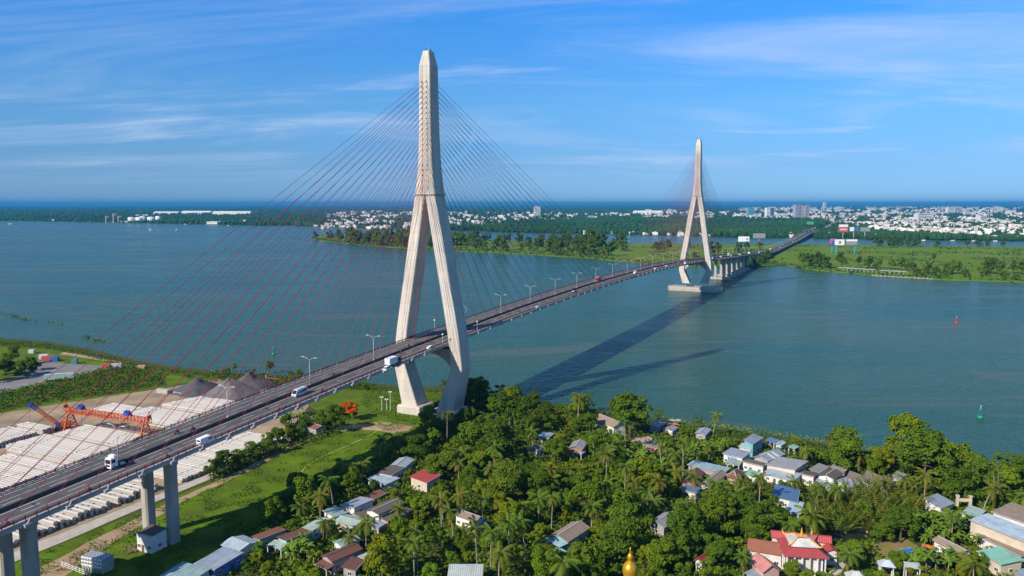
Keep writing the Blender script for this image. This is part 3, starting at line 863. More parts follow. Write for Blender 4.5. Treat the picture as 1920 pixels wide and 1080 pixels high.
# along the shade of the bridge, bottom left
H_('blue metal roofed shed with blue walls in the shade of the bridge, bottom left', (366, 1056), (402, 1070), (458, 1040), 3.0, 'bluegrey', 'blue', 'mono', .5, 2)
H_('long grey corrugated house with open truss gable beside the blue walled shed', (412, 1022), (446, 1036), (490, 1017), 3.4, 'paleblue', 'white', 'gable', .9)
H_('teal green roof at the bottom edge nearest the bridge pier', (290, 1086), (345, 1100), (398, 1070), 2.8, 'teal', 'white', 'mono', .4, 0)
H_('turquoise house with brown metal roof behind a pale green porch', (514, 1009), (536, 1018), (585, 1000), 3.6, 'brown', 'turq', 'mono', .5, 1)
H_('pale green porch with white posts in front of the turquoise house', (500, 1023), (527, 1031), (538, 1021), 2.6, 'green', 'white', 'mono', .4, 0, 'porch', 'porch', .2, False, True)
H_('rusty corrugated roof between the grey house and the turquoise house', (472, 1006), (487, 1015), (538, 996), 2.9, 'rust', 'grey', 'mono', .4, 1)
H_('long pale green roof reaching from the banana plants to the teal roof', (567, 989), (586, 999), (625, 976), 2.9, 'green', 'white', 'mono', .4, 1)
H_('teal grey roof next to the long pale green roof', (604, 960), (626, 971), (648, 960), 3.1, 'teal', 'white', 'mono', .4, 2)
H_('broad pale green roof behind the coconut palm', (625, 978), (665, 989), (679, 972), 2.8, 'green', 'cream', 'gable', .6)
H_('blue grey metal roofed house with white gable wall', (641, 946), (664, 957), (703, 940), 3.8, 'bluegrey', 'white', 'mono', .6, 1)
H_('large dark flat roofed house with a white gable wall', (685, 957), (710, 966), (760, 943), 4.2, 'dark', 'white', 'gable', .6)
H_('low dark brown lean-to in front of the dark flat roofed house', (660, 965), (696, 976), (710, 968), 2.5, 'dark', 'cream', 'mono', .3, 0)
H_('grey lean-to on the right of the dark flat roofed house', (712, 972), (727, 979), (775, 957), 2.6, 'dark', 'pink', 'mono', .4, 0)
H_('rust red roof behind the dark flat roofed house', (687, 931), (702, 937), (728, 925), 2.8, 'rust', 'brick', 'mono', .4, 0)
H_('small blue grey shed beside the coconut palm at the dark roofed house', (697, 984), (710, 991), (725, 982), 2.6, 'bluegrey', 'grey', 'mono', .4, 0)
H_('pale teal roofed house uphill of the red roof', (735, 870), (760, 877), (778, 862), 3.4, 'paleblue', 'white', 'gable', .8)
H_('pair of dark roofs on white walls beside the pale teal house', (714, 884), (735, 892), (760, 879), 3.4, 'dark', 'white', 'mono', .4, 2)
H_('low pale blue veranda roof left of the dark roofs', (687, 898), (722, 910), (735, 894), 2.4, 'paleblue', 'turq', 'mono', .4, 0)
H_('bright red metal roof alone among the trees', (780, 892), (801, 906), (828, 891), 3.4, 'red', 'cream', 'mono', .9, 0)
H_('teal roof behind the long brown roof', (620, 1018), (640, 1027), (678, 1013), 2.9, 'teal', 'white', 'gable', .6)
H_('long brown metal roofed house with pale grey wall', (597, 1045), (622, 1055), (681, 1030), 3.6, 'brown', 'grey', 'gable', .8)
H_('low brown porch roof in front of the long brown house', (588, 1059), (612, 1070), (623, 1059), 2.5, 'brown', 'white', 'mono', .3, 0, 'porch', 'porch', .2, False, True)
H_('brown roof right of the long brown house', (644, 1062), (668, 1070), (686, 1050), 2.6, 'brown', 'grey', 'mono', .5, 0)
H_('small pale teal roof at the right end of the brown house', (670, 1044), (682, 1050), (712, 1037), 3.0, 'pale', 'white', 'mono', .4, 1)
H_('pale green metal roof cut by the bottom edge of the picture', (838, 1086), (905, 1086), (918, 1062), 3.6, 'pale', 'cream', 'mono', .5, 0)
H_('white walled house with a brown tile roof among coconut palms', (851, 966), (892, 981), (906, 971), 3.4, 'thatch', 'white', 'gable', 1.1)
H_('grey brown old house with a teal ridge deep in the trees', (1030, 1005), (1065, 1018), (1108, 990), 3.0, 'thatch', 'teal', 'gable', 1.2)
H_('teal veranda roof at the foot of the grey brown old house', (1022, 1012), (1050, 1027), (1066, 1019), 2.2, 'teal', 'teal', 'mono', .3, 0, 'veranda', 'veranda', .2, False, True)
H_('grey roofed house with a pale front slope between tall palms', (1222, 975), (1246, 991), (1278, 971), 3.2, 'grey', 'grey', 'gable', 1.1)
H_('small house with grey roof and brick end wall in a clearing', (1069, 836), (1093, 843), (1102, 830), 3.6, 'grey', 'brick', 'gable', 1.0)
H_('small teal awning in front of the brick ended house', (1076, 849), (1090, 853), (1098, 847), 2.2, 'teal', 'white', 'mono', .3, 0, 'awning', 'awning', .15, False, True)
H_('little white house with posts behind the round mango tree', (991, 841), (1007, 847), (1023, 838), 3.0, 'dark', 'white', 'hip', .7)
H_('white house with brown tiled roof near the big tree by the river', (1111, 785), (1150, 802), (1166, 793), 4.0, 'thatch', 'white', 'gable', 1.6)
H_('teal shack roof left of the white riverside house', (1012, 815), (1030, 821), (1040, 813), 2.6, 'teal', 'grey', 'mono', .3, 0)
H_('grey shack roof at the water left of the orange tarpaulin', (1220, 796), (1234, 802), (1249, 793), 2.8, 'grey', 'grey', 'mono', .5, 0)
H_('low grey riverside roof beside the orange tarpaulin', (1245, 803), (1262, 809), (1273, 802), 2.6, 'grey', 'white', 'gable', .6)
H_('dark tarpaulin covered boathouse with a pale blue end at the water', (1305, 810), (1324, 816), (1334, 806), 2.6, 'bluegrey', 'grey', 'gable', .7)
# riverside cluster
H_('tall blue grey shed with a teal wall at the river', (1396, 827), (1413, 833), (1432, 821), 5.5, 'bluegrey', 'teal', 'mono', .8, 0)
H_('white lean-to roof under the tall blue grey shed', (1386, 838), (1408, 844), (1415, 836), 3.0, 'pale', 'white', 'mono', .4, 0)
sign_house = H_('grey roofed house with a white sign band of blue letters', (1354, 851), (1393, 860), (1416, 852), 3.8, 'bluegrey', 'white', 'mono', .5, 0)
H_('green awning below the sign band', (1364, 868), (1386, 874), (1393, 865), 2.6, 'green', 'white', 'mono', .4, 0, 'awning', 'awning', .2, False, True)
vault = H_('blue grey roof with two pale translucent strips', (1411, 858), (1440, 866), (1473, 852), 4.2, 'bluegrey', 'grey', 'gable', 1.2)
H_('narrow white building with a dark roof below the striped roof', (1390, 867), (1432, 877), (1440, 869), 3.2, 'dark', 'white', 'mono', .3, 1)
H_('largest grey metal roof of the riverside cluster', (1436, 871), (1492, 885), (1516, 869), 4.4, 'grey', 'cream', 'mono', .7, 1)
H_('wide pale blue lean-to in front of the largest grey roof', (1429, 888), (1487, 903), (1495, 888), 2.8, 'paleblue', 'white', 'mono', .7, 0)
H_('brown pyramid roof left of the green lean-to', (1362, 892), (1382, 899), (1399, 888), 2.8, 'brown', 'brick', 'hip', 1.8)
H_('green lean-to roof right of the brown pyramid roof', (1399, 889), (1419, 896), (1428, 887), 2.6, 'brightgreen', 'white', 'mono', .4, 0)
H_('brown roof at the left end of the riverside cluster', (1277, 903), (1305, 912), (1322, 886), 3.2, 'brown', 'brick', 'gable', 1.2)
H_('big grey cement sheet roof behind a coconut palm', (1316, 905), (1334, 914), (1364, 889), 3.2, 'thatch', 'grey', 'gable', 1.2)
H_('narrow teal roof running behind the grey cement roof', (1288, 872), (1358, 888), (1368, 879), 3.2, 'teal', 'grey', 'mono', .3, 0)
H_('blue roof at the foot of the brown roof, left of a palm trunk', (1275, 919), (1306, 926), (1312, 916), 2.5, 'blue', 'white', 'mono', .4, 0)
H_('square grey roof behind the white walled row', (1519, 881), (1537, 888), (1556, 876), 3.4, 'grey', 'brick', 'mono', .5, 0)
H_('dark roof on a white wall in the middle of the row', (1491, 889), (1527, 897), (1536, 888), 3.2, 'dark', 'white', 'mono', .4, 1)
H_('dark gable house with tall white walls in the row', (1534, 891), (1565, 900), (1582, 888), 4.0, 'dark', 'white', 'gable', .9)
H_('pale teal lean-to before the dark gable house', (1527, 907), (1560, 915), (1567, 904), 2.6, 'paleblue', 'white', 'mono', .4, 0)
H_('blue grey roof right of the dark gable house', (1566, 904), (1600, 914), (1621, 906), 3.0, 'bluegrey', 'white', 'mono', .4, 0)
H_('grey roof with a brick end behind the row', (1557, 877), (1585, 884), (1597, 873), 3.2, 'grey', 'brick', 'mono', .4, 0)
H_('weathered brown roof, leftmost of the three at the end of the row', (1589, 896), (1615, 906), (1621, 893), 3.2, 'thatch', 'grey', 'mono', 1.0, 0)
H_('weathered brown roof, middle of the three at the end of the row', (1617, 903), (1647, 914), (1656, 894), 3.2, 'thatch', 'white', 'mono', 1.2, 0)
H_('weathered brown roof, rightmost of the three at the end of the row', (1649, 913), (1667, 919), (1675, 899), 3.0, 'thatch', 'white', 'mono', 1.0, 0)
H_('grey roof corner beside the dense trees at the end of the row', (1675, 892), (1690, 899), (1700, 890), 3.0, 'grey', 'grey', 'mono', .5, 0)
H_('large dark blue roof shaded by palms below the row', (1447, 936), (1496, 942), (1500, 918), 3.2, 'blue', 'white', 'mono', .7, 0)
H_('pale blue lower roof at the corner of the dark blue roof', (1474, 961), (1501, 965), (1508, 943), 2.6, 'paleblue', 'grey', 'mono', .4, 0)
H_('blue tarpaulin stall at the river', (1437, 826), (1452, 831), (1461, 825), 2.6, 'blue', 'white', 'mono', .4, 0, 'stall', 'stall', .2, False, True)
H_('light blue hut at the river beside the blue tarpaulin', (1455, 831), (1466, 836), (1474, 830), 2.6, 'paleblue', 'turq', 'gable', .6, 0, 'hut', 'hut')
H_('green awning at the river right of the light blue hut', (1480, 839), (1490, 843), (1500, 838), 2.4, 'brightgreen', 'white', 'mono', .4, 0, 'awning', 'awning', .2, False, True)
# right hand side
H_('blue grey shed roof left of the cream gateway', (1727, 944), (1765, 954), (1791, 944), 3.4, 'bluegrey', 'white', 'mono', 1.3, 0)
H_('green roof behind the long beige hall', (1800, 965), (1832, 974), (1850, 958), 3.2, 'green', 'white', 'mono', .4, 0)
H_('long beige hall with a pale blue roof at the right edge', (1816, 975), (1925, 1019), (1945, 1003), 6.0, 'paleblue', 'cream', 'mono', .6, 0)
H_('brown cement roof of the hall behind the pale blue strip', (1858, 960), (1940, 988), (1960, 968), 6.2, 'thatch', 'white', 'mono', .8, 0)
H_('long low brown roof in front of the beige hall', (1826, 1002), (1915, 1045), (1935, 1030), 3.0, 'thatch', 'white', 'mono', .4, 0)
H_('bright green roofed house at the bottom right', (1830, 1034), (1877, 1060), (1906, 1047), 3.6, 'brightgreen', 'cream', 'mono', .6, 0)
H_('small white house with a brown roof above the tarpaulins', (1747, 1013), (1801, 1041), (1812, 1031), 3.4, 'thatch', 'white', 'gable', .9)
H_('teal roofed garden pavilion on white posts', (1648, 1062), (1680, 1066), (1686, 1058), 4.0, 'paleblue', 'white', 'hip', 1.3, 0, 'pavilion', 'pavilion', .5, False, True)
H_('white canopy frame right of the teal pavilion', (1698, 1065), (1727, 1068), (1731, 1061), 3.6, 'pale', 'white', 'mono', .5, 0, 'canopy', 'canopy', .2, False, True)
H_('pale hipped roof at the bottom edge left of the pavilion', (1588, 1086), (1625, 1090), (1634, 1080), 4.2, 'pale', 'white', 'hip', 1.5)
H_('pale corner roof at the bottom right corner', (1905, 1078), (1930, 1090), (1945, 1078), 3.0, 'bluegrey', 'white', 'mono', .4, 0)
H_('small brown roofed hut under the bridge beside the leafy hedge', (566, 797), (592, 806), (602, 796), 3.0, 'rust', 'grey', 'gable', .8, 0, 'hut', 'hut')
# sign band letters and the translucent strips
for k in range(4):
    o = obj('letter', MB().box((0, 0, 0), (.55, .06, 1.2)).box((.25, 0, .45), (.45, .05, .25)), mat('sign_blue', (.03, .20, .50), .5), sign_house)
    o.location = (-1.2 + k * .95, 0, 0)
    bb = [c for c in sign_house.children if c.name.startswith('wall')][0].data
    ys = min(v.co.y for v in bb.vertices) if (Matrix.Rotation(sign_house.rotation_euler.z, 3, 'Z') @ Vector((0, -1, 0))).y < 0 else max(v.co.y for v in bb.vertices)
    o.location.y = ys + (-.05 if ys < 0 else .05); o.location.z = 2.6; 
for q in (-.12, .12):
    rs = [c for c in vault.children if c.name.startswith('roof_slope')]
    for r_ in rs:
        me = r_.data; lx = max(v.co.x for v in me.vertices) * 2
        V = [Vector(v.co) for v in me.vertices]
        a, c2 = V[4].copy(), V[7].copy()
        st = MB(); x0 = lx * q
        st.add([(x0 - .7, a.y, a.z + .03), (x0 + .7, a.y, a.z + .03), (x0 + .7, c2.y, c2.z + .03), (x0 - .7, c2.y, c2.z + .03)], [(0, 1, 2, 3) if a.y < c2.y else (3, 2, 1, 0)])
        obj('translucent_strip', st, mat('translucent_sheet', (.55, .60, .50), .6), r_)

# ---- the temple with its stacked red roofs
def hipquad(t, c4, z, inset, rise, m, capm=None, th=.18, name='roof_slope'):
    """a roof skirt from four plan corners rising to an inset, parent local coordinates"""
    cx = sum((p for p in c4), Vector()) / 4
    top = [p.lerp(cx, inset) for p in c4]
    lo = [Vector((p.x, p.y, z)) for p in c4]; hi = [Vector((p.x, p.y, z + rise)) for p in top]
    up = Vector((0, 0, th))
    for i in range(4):
        j = (i + 1) % 4
        vs = [lo[i], lo[j], hi[j], hi[i]]
        obj(name, MB().loft([vs, [v + up for v in vs]]), m, t, True)
    if capm:
        for i in range(4):
            obj('hip_ridge', MB().bar(lo[i] + up * 1.5, hi[i] + up * 1.9, .34, .3), capm, t, True)
            d = (lo[i] - hi[i]); d.z = 0; d.normalize()
            obj('ridge_finial', MB().tube([lo[i] + up, lo[i] + up + d * .7 + Vector((0, 0, .5)), lo[i] + up + d * .8 + Vector((0, 0, 1.4))], [.22, .18, .04], 6), capm, t, True)
    return hi
M_gold = mat('gold_paint', (.75, .40, .03), .32, metal=.65)
M_ochre = mat('ochre_ridge', (.60, .33, .07), .6)
def q4(pts, z): return [at(u, v, z) for u, v in pts]
zt = 5.2
c4 = q4([(1455, 1010), (1470, 1044), (1556, 1049), (1528, 1014)], 1.2 + zt)
cc = sum(c4, Vector()) / 4
temple = thing('temple', 'temple hall with red hipped roofs, white upper roof and ochre ridges', 'temple', (cc.x, cc.y, 1.2))
hi = hipquad(temple, c4, 1.2 + zt, .42, 1.5, roofm('red'), None)
body = [p.lerp(cc, .22) for p in c4]
obj('wall', MB().loft([[Vector((p.x, p.y, .6)) for p in body], [Vector((p.x, p.y, 1.2 + zt + .9)) for p in body]]), wallm('white'), temple, True)
hi2 = hipquad(temple, [Vector((p.x, p.y, 0)).lerp(Vector((cc.x, cc.y, 0)), -.13) for p in hi], 1.2 + zt + 2.0, .62, 1.3, roofm('white'), M_ochre)
ra, rb = (hi2[0] + hi2[1]) / 2, (hi2[2] + hi2[3]) / 2
obj('main_ridge', MB().bar(ra + Vector((0, 0, .3)), rb + Vector((0, 0, .3)), .5, .6), M_ochre, temple, True)
obj('ridge_ornament', MB().tube([(ra + rb) / 2 + Vector((0, 0, .3)), (ra + rb) / 2 + Vector((0, 0, 2.6))], [.4, .05], 7), M_ochre, temple, True)
edge = [(c4[1], c4[2]), (c4[0], c4[1])]
for a, c2 in edge:
    for k in range(6):
        p = a.lerp(c2, (k + .3) / 5.6).lerp(cc, .06)
        obj('column', MB().tube([(p.x, p.y, .6), (p.x, p.y, 1.2 + zt + .1)], .22, 8), wallm('white'), temple, True)
pl = [p.lerp(cc, -.02) for p in c4]
obj('plinth', MB().loft([[Vector((p.x, p.y, .6)) for p in pl], [Vector((p.x, p.y, 1.9)) for p in pl]]), wallm('cream'), temple, True)
ROOFPX.append([(1455, 1005), (1470, 1044), (1556, 1049), (1528, 1008)]); FOOT.append((cc.x, cc.y, 0, 9, 7))
H_('brown tiled roof joined to the left of the temple', (1376, 1005), (1400, 1032), (1468, 1043), 4.0, 'tile', 'white', 'gable', 1.6)
H_('long dark red roof behind the temple', (1416, 998), (1445, 1008), (1560, 1020), 4.6, 'red', 'white', 'gable', 1.4)
H_('small red roof at the right end of the temple', (1540, 1024), (1548, 1036), (1572, 1034), 3.6, 'red', 'white', 'gable', .8)
H_('pink tiled gable house in front of the temple', (1402, 1050), (1430, 1075), (1448, 1056), 4.4, 'pink', 'pink', 'gable', 1.7)
H_('small red pitched roof among trees left of the pink house', (1303, 1050), (1317, 1058), (1329, 1049), 3.4, 'red', 'white', 'gable', 1.0)
H_('low blue grey roof under the pink gable', (1385, 1082), (1430, 1092), (1460, 1076), 2.8, 'bluegrey', 'grey', 'mono', .3, 0)

# ---- golden finial of a stupa rising at the bottom edge
sp_ = at(1181, 1076, 9.0)
st = thing('golden_stupa', 'golden bulb shaped stupa finial at the bottom edge', 'stupa', (sp_.x, sp_.y, 1.2))
obj('drum', MB().lathe([(2.6, -.6), (2.6, 4.2), (2.9, 4.3), (2.9, 4.8), (2.0, 5.0), (1.9, 6.4)], (0, 0, 0), 20), wallm('white'), st, False)
obj('bell', MB().lathe([(1.2, 6.3), (1.25, 6.8), (1.15, 7.0), (1.62, 7.6), (1.84, 8.5), (1.78, 9.4), (1.5, 10.1), (1.0, 10.7), (.55, 11.0), (.42, 11.2)], (0, 0, 0), 24), M_gold, st, False, True)
obj('spire', MB().lathe([(.4, 11.2), (.55, 11.35), (.72, 11.8), (.74, 12.15), (.5, 12.7), (.22, 13.1), (.26, 13.25), (.1, 13.6), (.03, 14.6)], (0, 0, 0), 16), M_gold, st, False, True)
for k, (r_, z_) in enumerate(((1.95, 6.42), (1.6, 6.6))): obj('ring_moulding', MB().lathe([(r_, z_ - .1), (r_ + .12, z_), (r_, z_ + .1)], (0, 0, 0), 20), M_gold, st)
obj('canopy_roof', MB().loft([[(-5, -3.4, 4.3), (5, -3.4, 4.3), (5, 3.4, 4.3), (-5, 3.4, 4.3)], [(-2.4, -1.6, 5.1), (2.4, -1.6, 5.1), (2.4, 1.6, 5.1), (-2.4, 1.6, 5.1)]]), roofm('grey'), st)
ROOFPX.append([(1165, 1028), (1160, 1085), (1205, 1085), (1197, 1028)])

# ---- cream gateway
gp = at(1806, 957, 1.2)
gt = thing('gateway', 'cream gateway with two pillars and a crossbeam', 'gate', gp, R(-8))
for sx in (-1, 1):
    p = obj('pillar', MB().box((sx * 1.9, 0, 2.2), (.7, .7, 4.6)).box((sx * 1.9, 0, 4.7), (.95, .95, .4)).box((sx * 1.9, 0, -.1), (.9, .9, .6)), wallm('cream'), gt)
obj('beam', MB().box((0, 0, 3.4), (3.12, .5, .9)), wallm('cream'), gt)
ROOFPX.append([(1790, 930), (1790, 958), (1822, 958), (1822, 930)])
# ---- tarpaulins, barrels and junk in the yards
def tarp(label, u, v, w, d_, colr, rz, h=2.2, cat='tarpaulin'):
    p = at(u, v, 1.2 + h)
    t = thing('tarpaulin', label, cat, (p.x, p.y, 1.2), rz)
    n = 6; mb = MB()
    top = [[(w * (i / n - .5), d_ * (j / n - .5), h + .35 * noise.noise(Vector((i * .7 + u, j * .7, 2)))) for i in range(n + 1)] for j in range(n + 1)]
    vs = [p_ for r_ in top for p_ in r_]
    obj('sheet', MB().add(vs, [(j * (n + 1) + i, j * (n + 1) + i + 1, (j + 1) * (n + 1) + i + 1, (j + 1) * (n + 1) + i) for j in range(n) for i in range(n)]), mat('tarp_%d' % (int(colr[0] * 100) * 100 + int(colr[2] * 100)), colr, .5, .3, .8), t)
    for sx in (-1, 1):
        for s2 in (-1, 1): obj('pole', MB().tube([(sx * w * .48, s2 * d_ * .48, -.3), (sx * w * .48, s2 * d_ * .48, h)], .05, 5), M_galv, t)
    ROOFPX.append([(u - 12, v - 8), (u - 12, v + 8), (u + 12, v + 8), (u + 12, v - 8)])
tarp('blue tarpaulin sheet in the clearing left of the dark sheet', 1705, 1034, 3.6, 3.2, (.03, .18, .50), .2)
tarp('dark grey tarpaulin sheet beside the small white house', 1745, 1037, 5.0, 3.0, (.06, .07, .08), -.4)
tarp('orange tarpaulin above the dark sheet beside the small white house', 1741, 1024, 3.0, 2.2, (.62, .17, .04), -.4)
tarp('orange tarpaulin between grey shacks at the water', 1260, 795, 5.5, 3.5, (.60, .18, .04), .1)
tarp('pale green tarpaulin at the water behind the orange one', 1266, 788, 5.0, 3.0, (.30, .46, .38), .1, 1.8)
tarp('blue tarpaulin on the cleared ground below the riverside shacks', 1213, 842, 3.0, 2.2, (.03, .12, .45), .3, 1.4)
tarp('red tarpaulin on the cleared ground below the riverside shacks', 1221, 842, 2.2, 2.0, (.50, .03, .03), .3, 1.4)
tarp('blue tarpaulin leaning at the brown roofed white house', 904, 977, 2.8, 2.2, (.03, .20, .55), -.5, 2.6)
junk = MB()
for (u0, v0, u1, v1, k) in ((1180, 822, 1238, 846, 60), (1690, 1028, 1770, 1055, 40), (1012, 806, 1050, 820, 24), (1440, 832, 1500, 846, 30)):
    for _ in range(k):
        p = at(rnd.uniform(u0, u1), rnd.uniform(v0, v1), 1.4)
        junk.box(p, (rnd.uniform(.4, 1.8), rnd.uniform(.3, 1.2), rnd.uniform(.2, .8)), rnd.uniform(0, 3))
tag(obj('scattered_junk', junk, mat('junk', (.42, .33, .27), .8, .6, .6, color2=(.20, .22, .30))), 'scattered planks, sacks and boxes on the cleared ground between the houses', 'junk', kind='stuff')
# ================================================================== planting of the near bank
def in_foot(x, y, mrg):
    for cx, cy, rz, hx, hy in FOOT:
        dx, dy = x - cx, y - cy
        if dx * dx + dy * dy > 900: continue
        c, s_ = math.cos(rz), math.sin(rz)
        if abs(dx * c + dy * s_) < hx + mrg and abs(-dx * s_ + dy * c) < hy + mrg: return True
    return False
def px_hit(u, v, grow):
    for q in ROOFPX:
        cx, cy = sum(p[0] for p in q) / 4, sum(p[1] for p in q) / 4
        Q = []
        for p in q:
            dx, dy = p[0] - cx, p[1] - cy; l = math.hypot(dx, dy) + 1e-6
            Q.append((p[0] + dx / l * grow, p[1] + dy / l * grow))
        if inside((u, v), Q): return True
    return False
canopy_px = [(775, 818), (800, 800), (845, 805), (872, 775), (890, 752), (950, 764), (1010, 768), (1060, 772), (1105, 780), (1180, 796), (1240, 806), (1330, 818), (1400, 832), (1480, 840), (1560, 850), (1640, 862), (1760, 878), (1850, 890), (1930, 905), (2060, 1140), (470, 1140), (330, 1110), (380, 1075), (440, 1000), (520, 950), (610, 905), (690, 868), (740, 840)]
canopy = plan(canopy_px)
clear = [plan([(1640, 1020), (1700, 1008), (1770, 1030), (1770, 1075), (1700, 1080), (1650, 1045)]), plan([(1180, 820), (1240, 818), (1245, 850), (1190, 850)]), plan([(1545, 1000), (1575, 985), (1655, 1000), (1600, 1025), (1560, 1018)]), plan([(1540, 1085), (1590, 1025), (1620, 1020), (1575, 1088)])]
MARKS = [(430, 1050, 'blue walled shed at the bottom left'), (550, 1010, 'turquoise house with the porch'), (600, 985, 'long pale green roof'), (715, 955, 'large dark flat roofed house'), (740, 880, 'pale teal roofed house'), (803, 895, 'bright red metal roof'), (640, 1045, 'long brown roofed house'), (880, 1072, 'pale green roof at the bottom edge'), (878, 972, 'white house with brown tile roof'), (1065, 1000, 'grey brown old house'), (1250, 978, 'grey house between tall palms'), (1087, 837, 'brick ended house'), (1007, 842, 'little white house with posts'), (1140, 793, 'white riverside house'), (1258, 798, 'orange tarpaulin at the water'), (1205, 835, 'cleared ground with junk'), (1410, 825, 'tall blue grey river shed'), (1330, 895, 'grey cement sheet roof'), (1470, 875, 'largest grey metal roof'), (1620, 900, 'three weathered brown roofs'), (1480, 930, 'dark blue shaded roof'), (1760, 946, 'blue grey shed by the gateway'), (1870, 990, 'long beige hall'), (1868, 1045, 'bright green roofed house'), (1780, 1025, 'small white brown roofed house'), (1665, 1058, 'teal garden pavilion'), (1505, 1025, 'temple'), (1425, 1055, 'pink gable house'), (1181, 1055, 'golden stupa'), (1600, 1000, 'dark pond'), (1316, 1050, 'small red pitched roof'), (860, 790, 'near bridge pylon'), (1700, 860, 'bend of the river shore'), (300, 1030, 'bridge pier at the bottom left')]
USED = {}
NUMW = ['', 'second ', 'third ', 'fourth ', 'fifth ', 'sixth ', 'seventh ', 'eighth ', 'ninth ', 'tenth ', 'eleventh ', 'twelfth ']
def where(p, z=4.0):
    u, v = photo((p[0], p[1], z))
    m = min(MARKS, key=lambda k: (k[0] - u) ** 2 + 2.2 * (k[1] - v) ** 2)
    du, dv = u - m[0], (v - m[1]) * 1.6
    d_ = math.hypot(du, dv)
    rel = ('just ' if d_ < 38 else 'well ' if d_ > 95 else '') + (('right of' if du > 0 else 'left of') if abs(du) > abs(dv) else ('in front of' if dv > 0 else 'behind'))
    return rel + ' the ' + m[2]
def register(t, base, noun):
    """one label per look and place; trees nothing tells apart share it and a group"""
    t['label'] = base
    USED.setdefault(base, []).append(t)
KEEP = []                                 # (x, y, r) already planted
def spaced(x, y, r): return all((x - a) ** 2 + (y - b_) ** 2 > (r * .5 + c * .5) ** 2 for a, b_, c in KEEP)

# surveyed palms: (crown u, crown v, trunk variant, scale)
PALMS = [(915, 876, 1, .95), (1035, 880, 0, .9), (1074, 880, 4, .95), (858, 930, 0, 1.0), (972, 950, 4, 1.1), (955, 982, 2, .9), (985, 980, 1, .95), (894, 992, 2, .8), (919, 1000, 2, .9), (1010, 935, 0, 1.0), (1172, 873, 2, .95), (1187, 905, 0, .95), (1237, 903, 0, 1.0), (1240, 822, 1, 1.0), (1282, 832, 2, .95), (1113, 813, 0, .95), (1265, 885, 4, 1.1), (1305, 897, 0, 1.0), (1425, 898, 2, .85), (1566, 918, 0, .95), (1342, 908, 4, 1.1), (1394, 905, 0, .95), (1380, 925, 4, 1.0), (1846, 915, 3, 1.05), (1524, 970, 4, 1.35), (1590, 1040, 4, 1.0), (1828, 1062, 4, 1.1), (1660, 905, 0, .9), (1612, 855, 4, .95), (685, 983, 0, 1.0), (612, 980, 4, .95), (782, 998, 2, .8), (776, 1022, 1, .85), (850, 960, 1, .85), (712, 828, 4, 1.15), (740, 822, 4, 1.0), (1085, 880, 4, .9), (1135, 905, 4, 1.0), (1215, 925, 4, 1.0), (1330, 838, 4, .9), (1490, 905, 4, .8), (1700, 900, 4, 1.0), (1655, 850, 4, 1.0), (860, 870, 4, 1.0), (905, 935, 4, 1.0), (1060, 1055, 4, 1.3), (750, 955, 4, .9), (830, 940, 4, 1.0), (655, 1008, 4, .8), (1395, 1045, 0, .75), (1785, 890, 4, 1.0), (1165, 830, 4, .9), (935, 1040, 4, 1.2), (1110, 950, 4, 1.0), (1480, 985, 4, .9), (1920, 930, 0, 1.0)]
for i, (u, v, k, sc) in enumerate(PALMS):
    h = PTR[k][2] * sc
    p = at(u, v, 1.2 + h)
    t = coconut_palm((p.x, p.y, 1.2), 'x', k, rnd.uniform(0, 6.28), sc, (rnd.uniform(.85, 1.35), rnd.uniform(.9, 1.2), 1, 1))
    look = ['slender coconut palm', 'tall leaning coconut palm', 'tall bare-trunked coconut palm', 'strongly leaning coconut palm', 'short coconut palm'][k]
    u2, v2 = photo((p.x, p.y, 1.2 + h)); 
    register(t, look + ' ' + where(p, 1.2 + h), 'palm'); KEEP.append((p.x, p.y, 3.0))
# more palms standing anywhere in the canopy
k = 0
for _ in range(3000):
    u, v = rnd.uniform(560, 1920), rnd.uniform(790, 1090)
    i = rnd.choice((0, 0, 1, 2, 4, 4, 4)); sc = rnd.uniform(.75, 1.1); h = PTR[i][2] * sc
    p = at(u, v, 1.2)
    if not inside(p, canopy) or any(inside(p, c) for c in clear) or in_foot(p.x, p.y, 1.0) or not spaced(p.x, p.y, 4.0): continue
    uu, vv = photo((p.x, p.y, 1.2 + h)); u3, v3 = photo((p.x, p.y, 1.2 + h * .7))
    if px_hit(uu, vv, 14) or px_hit(u3, v3, 6): continue
    t = coconut_palm((p.x, p.y, 1.2), 'x', i, rnd.uniform(0, 6.28), sc, (rnd.uniform(.8, 1.3), rnd.uniform(.9, 1.15), 1, 1))
    look = ['slender coconut palm', 'tall leaning coconut palm', 'tall bare-trunked coconut palm', 'strongly leaning coconut palm', 'short coconut palm'][i]
    register(t, look + ' ' + where(p, 1.2 + h), 'palm'); KEEP.append((p.x, p.y, 3.0)); k += 1
    if k >= 40: break
# two very tall thin areca palms with bare poles at the right
for i, (u, v, hh, w) in enumerate(((1864, 887, 11.0, 'left'), (1873, 879, 12.5, 'right'))):
    p = at(u, v, 1.2 + hh)
    t = thing('areca_palm', 'bare pole thin areca palm, %s one of the pair by the river at the right' % w, 'palm tree', (p.x, p.y, 1.2))
    obj('trunk', MB().tube([(0, 0, -.3), (.05, 0, hh * .5), (0, 0, hh)], [.12, .1, .08], 6), M_ptrunk, t)
    for k in range(7):
        f = obj('frond', FRONDS[k % 3], None, t); f.location = (0, 0, hh); f.rotation_euler = (0, 0, k * .9); f.scale = (.33,) * 3; f.color = (1.3, 1.0, .8, 1)
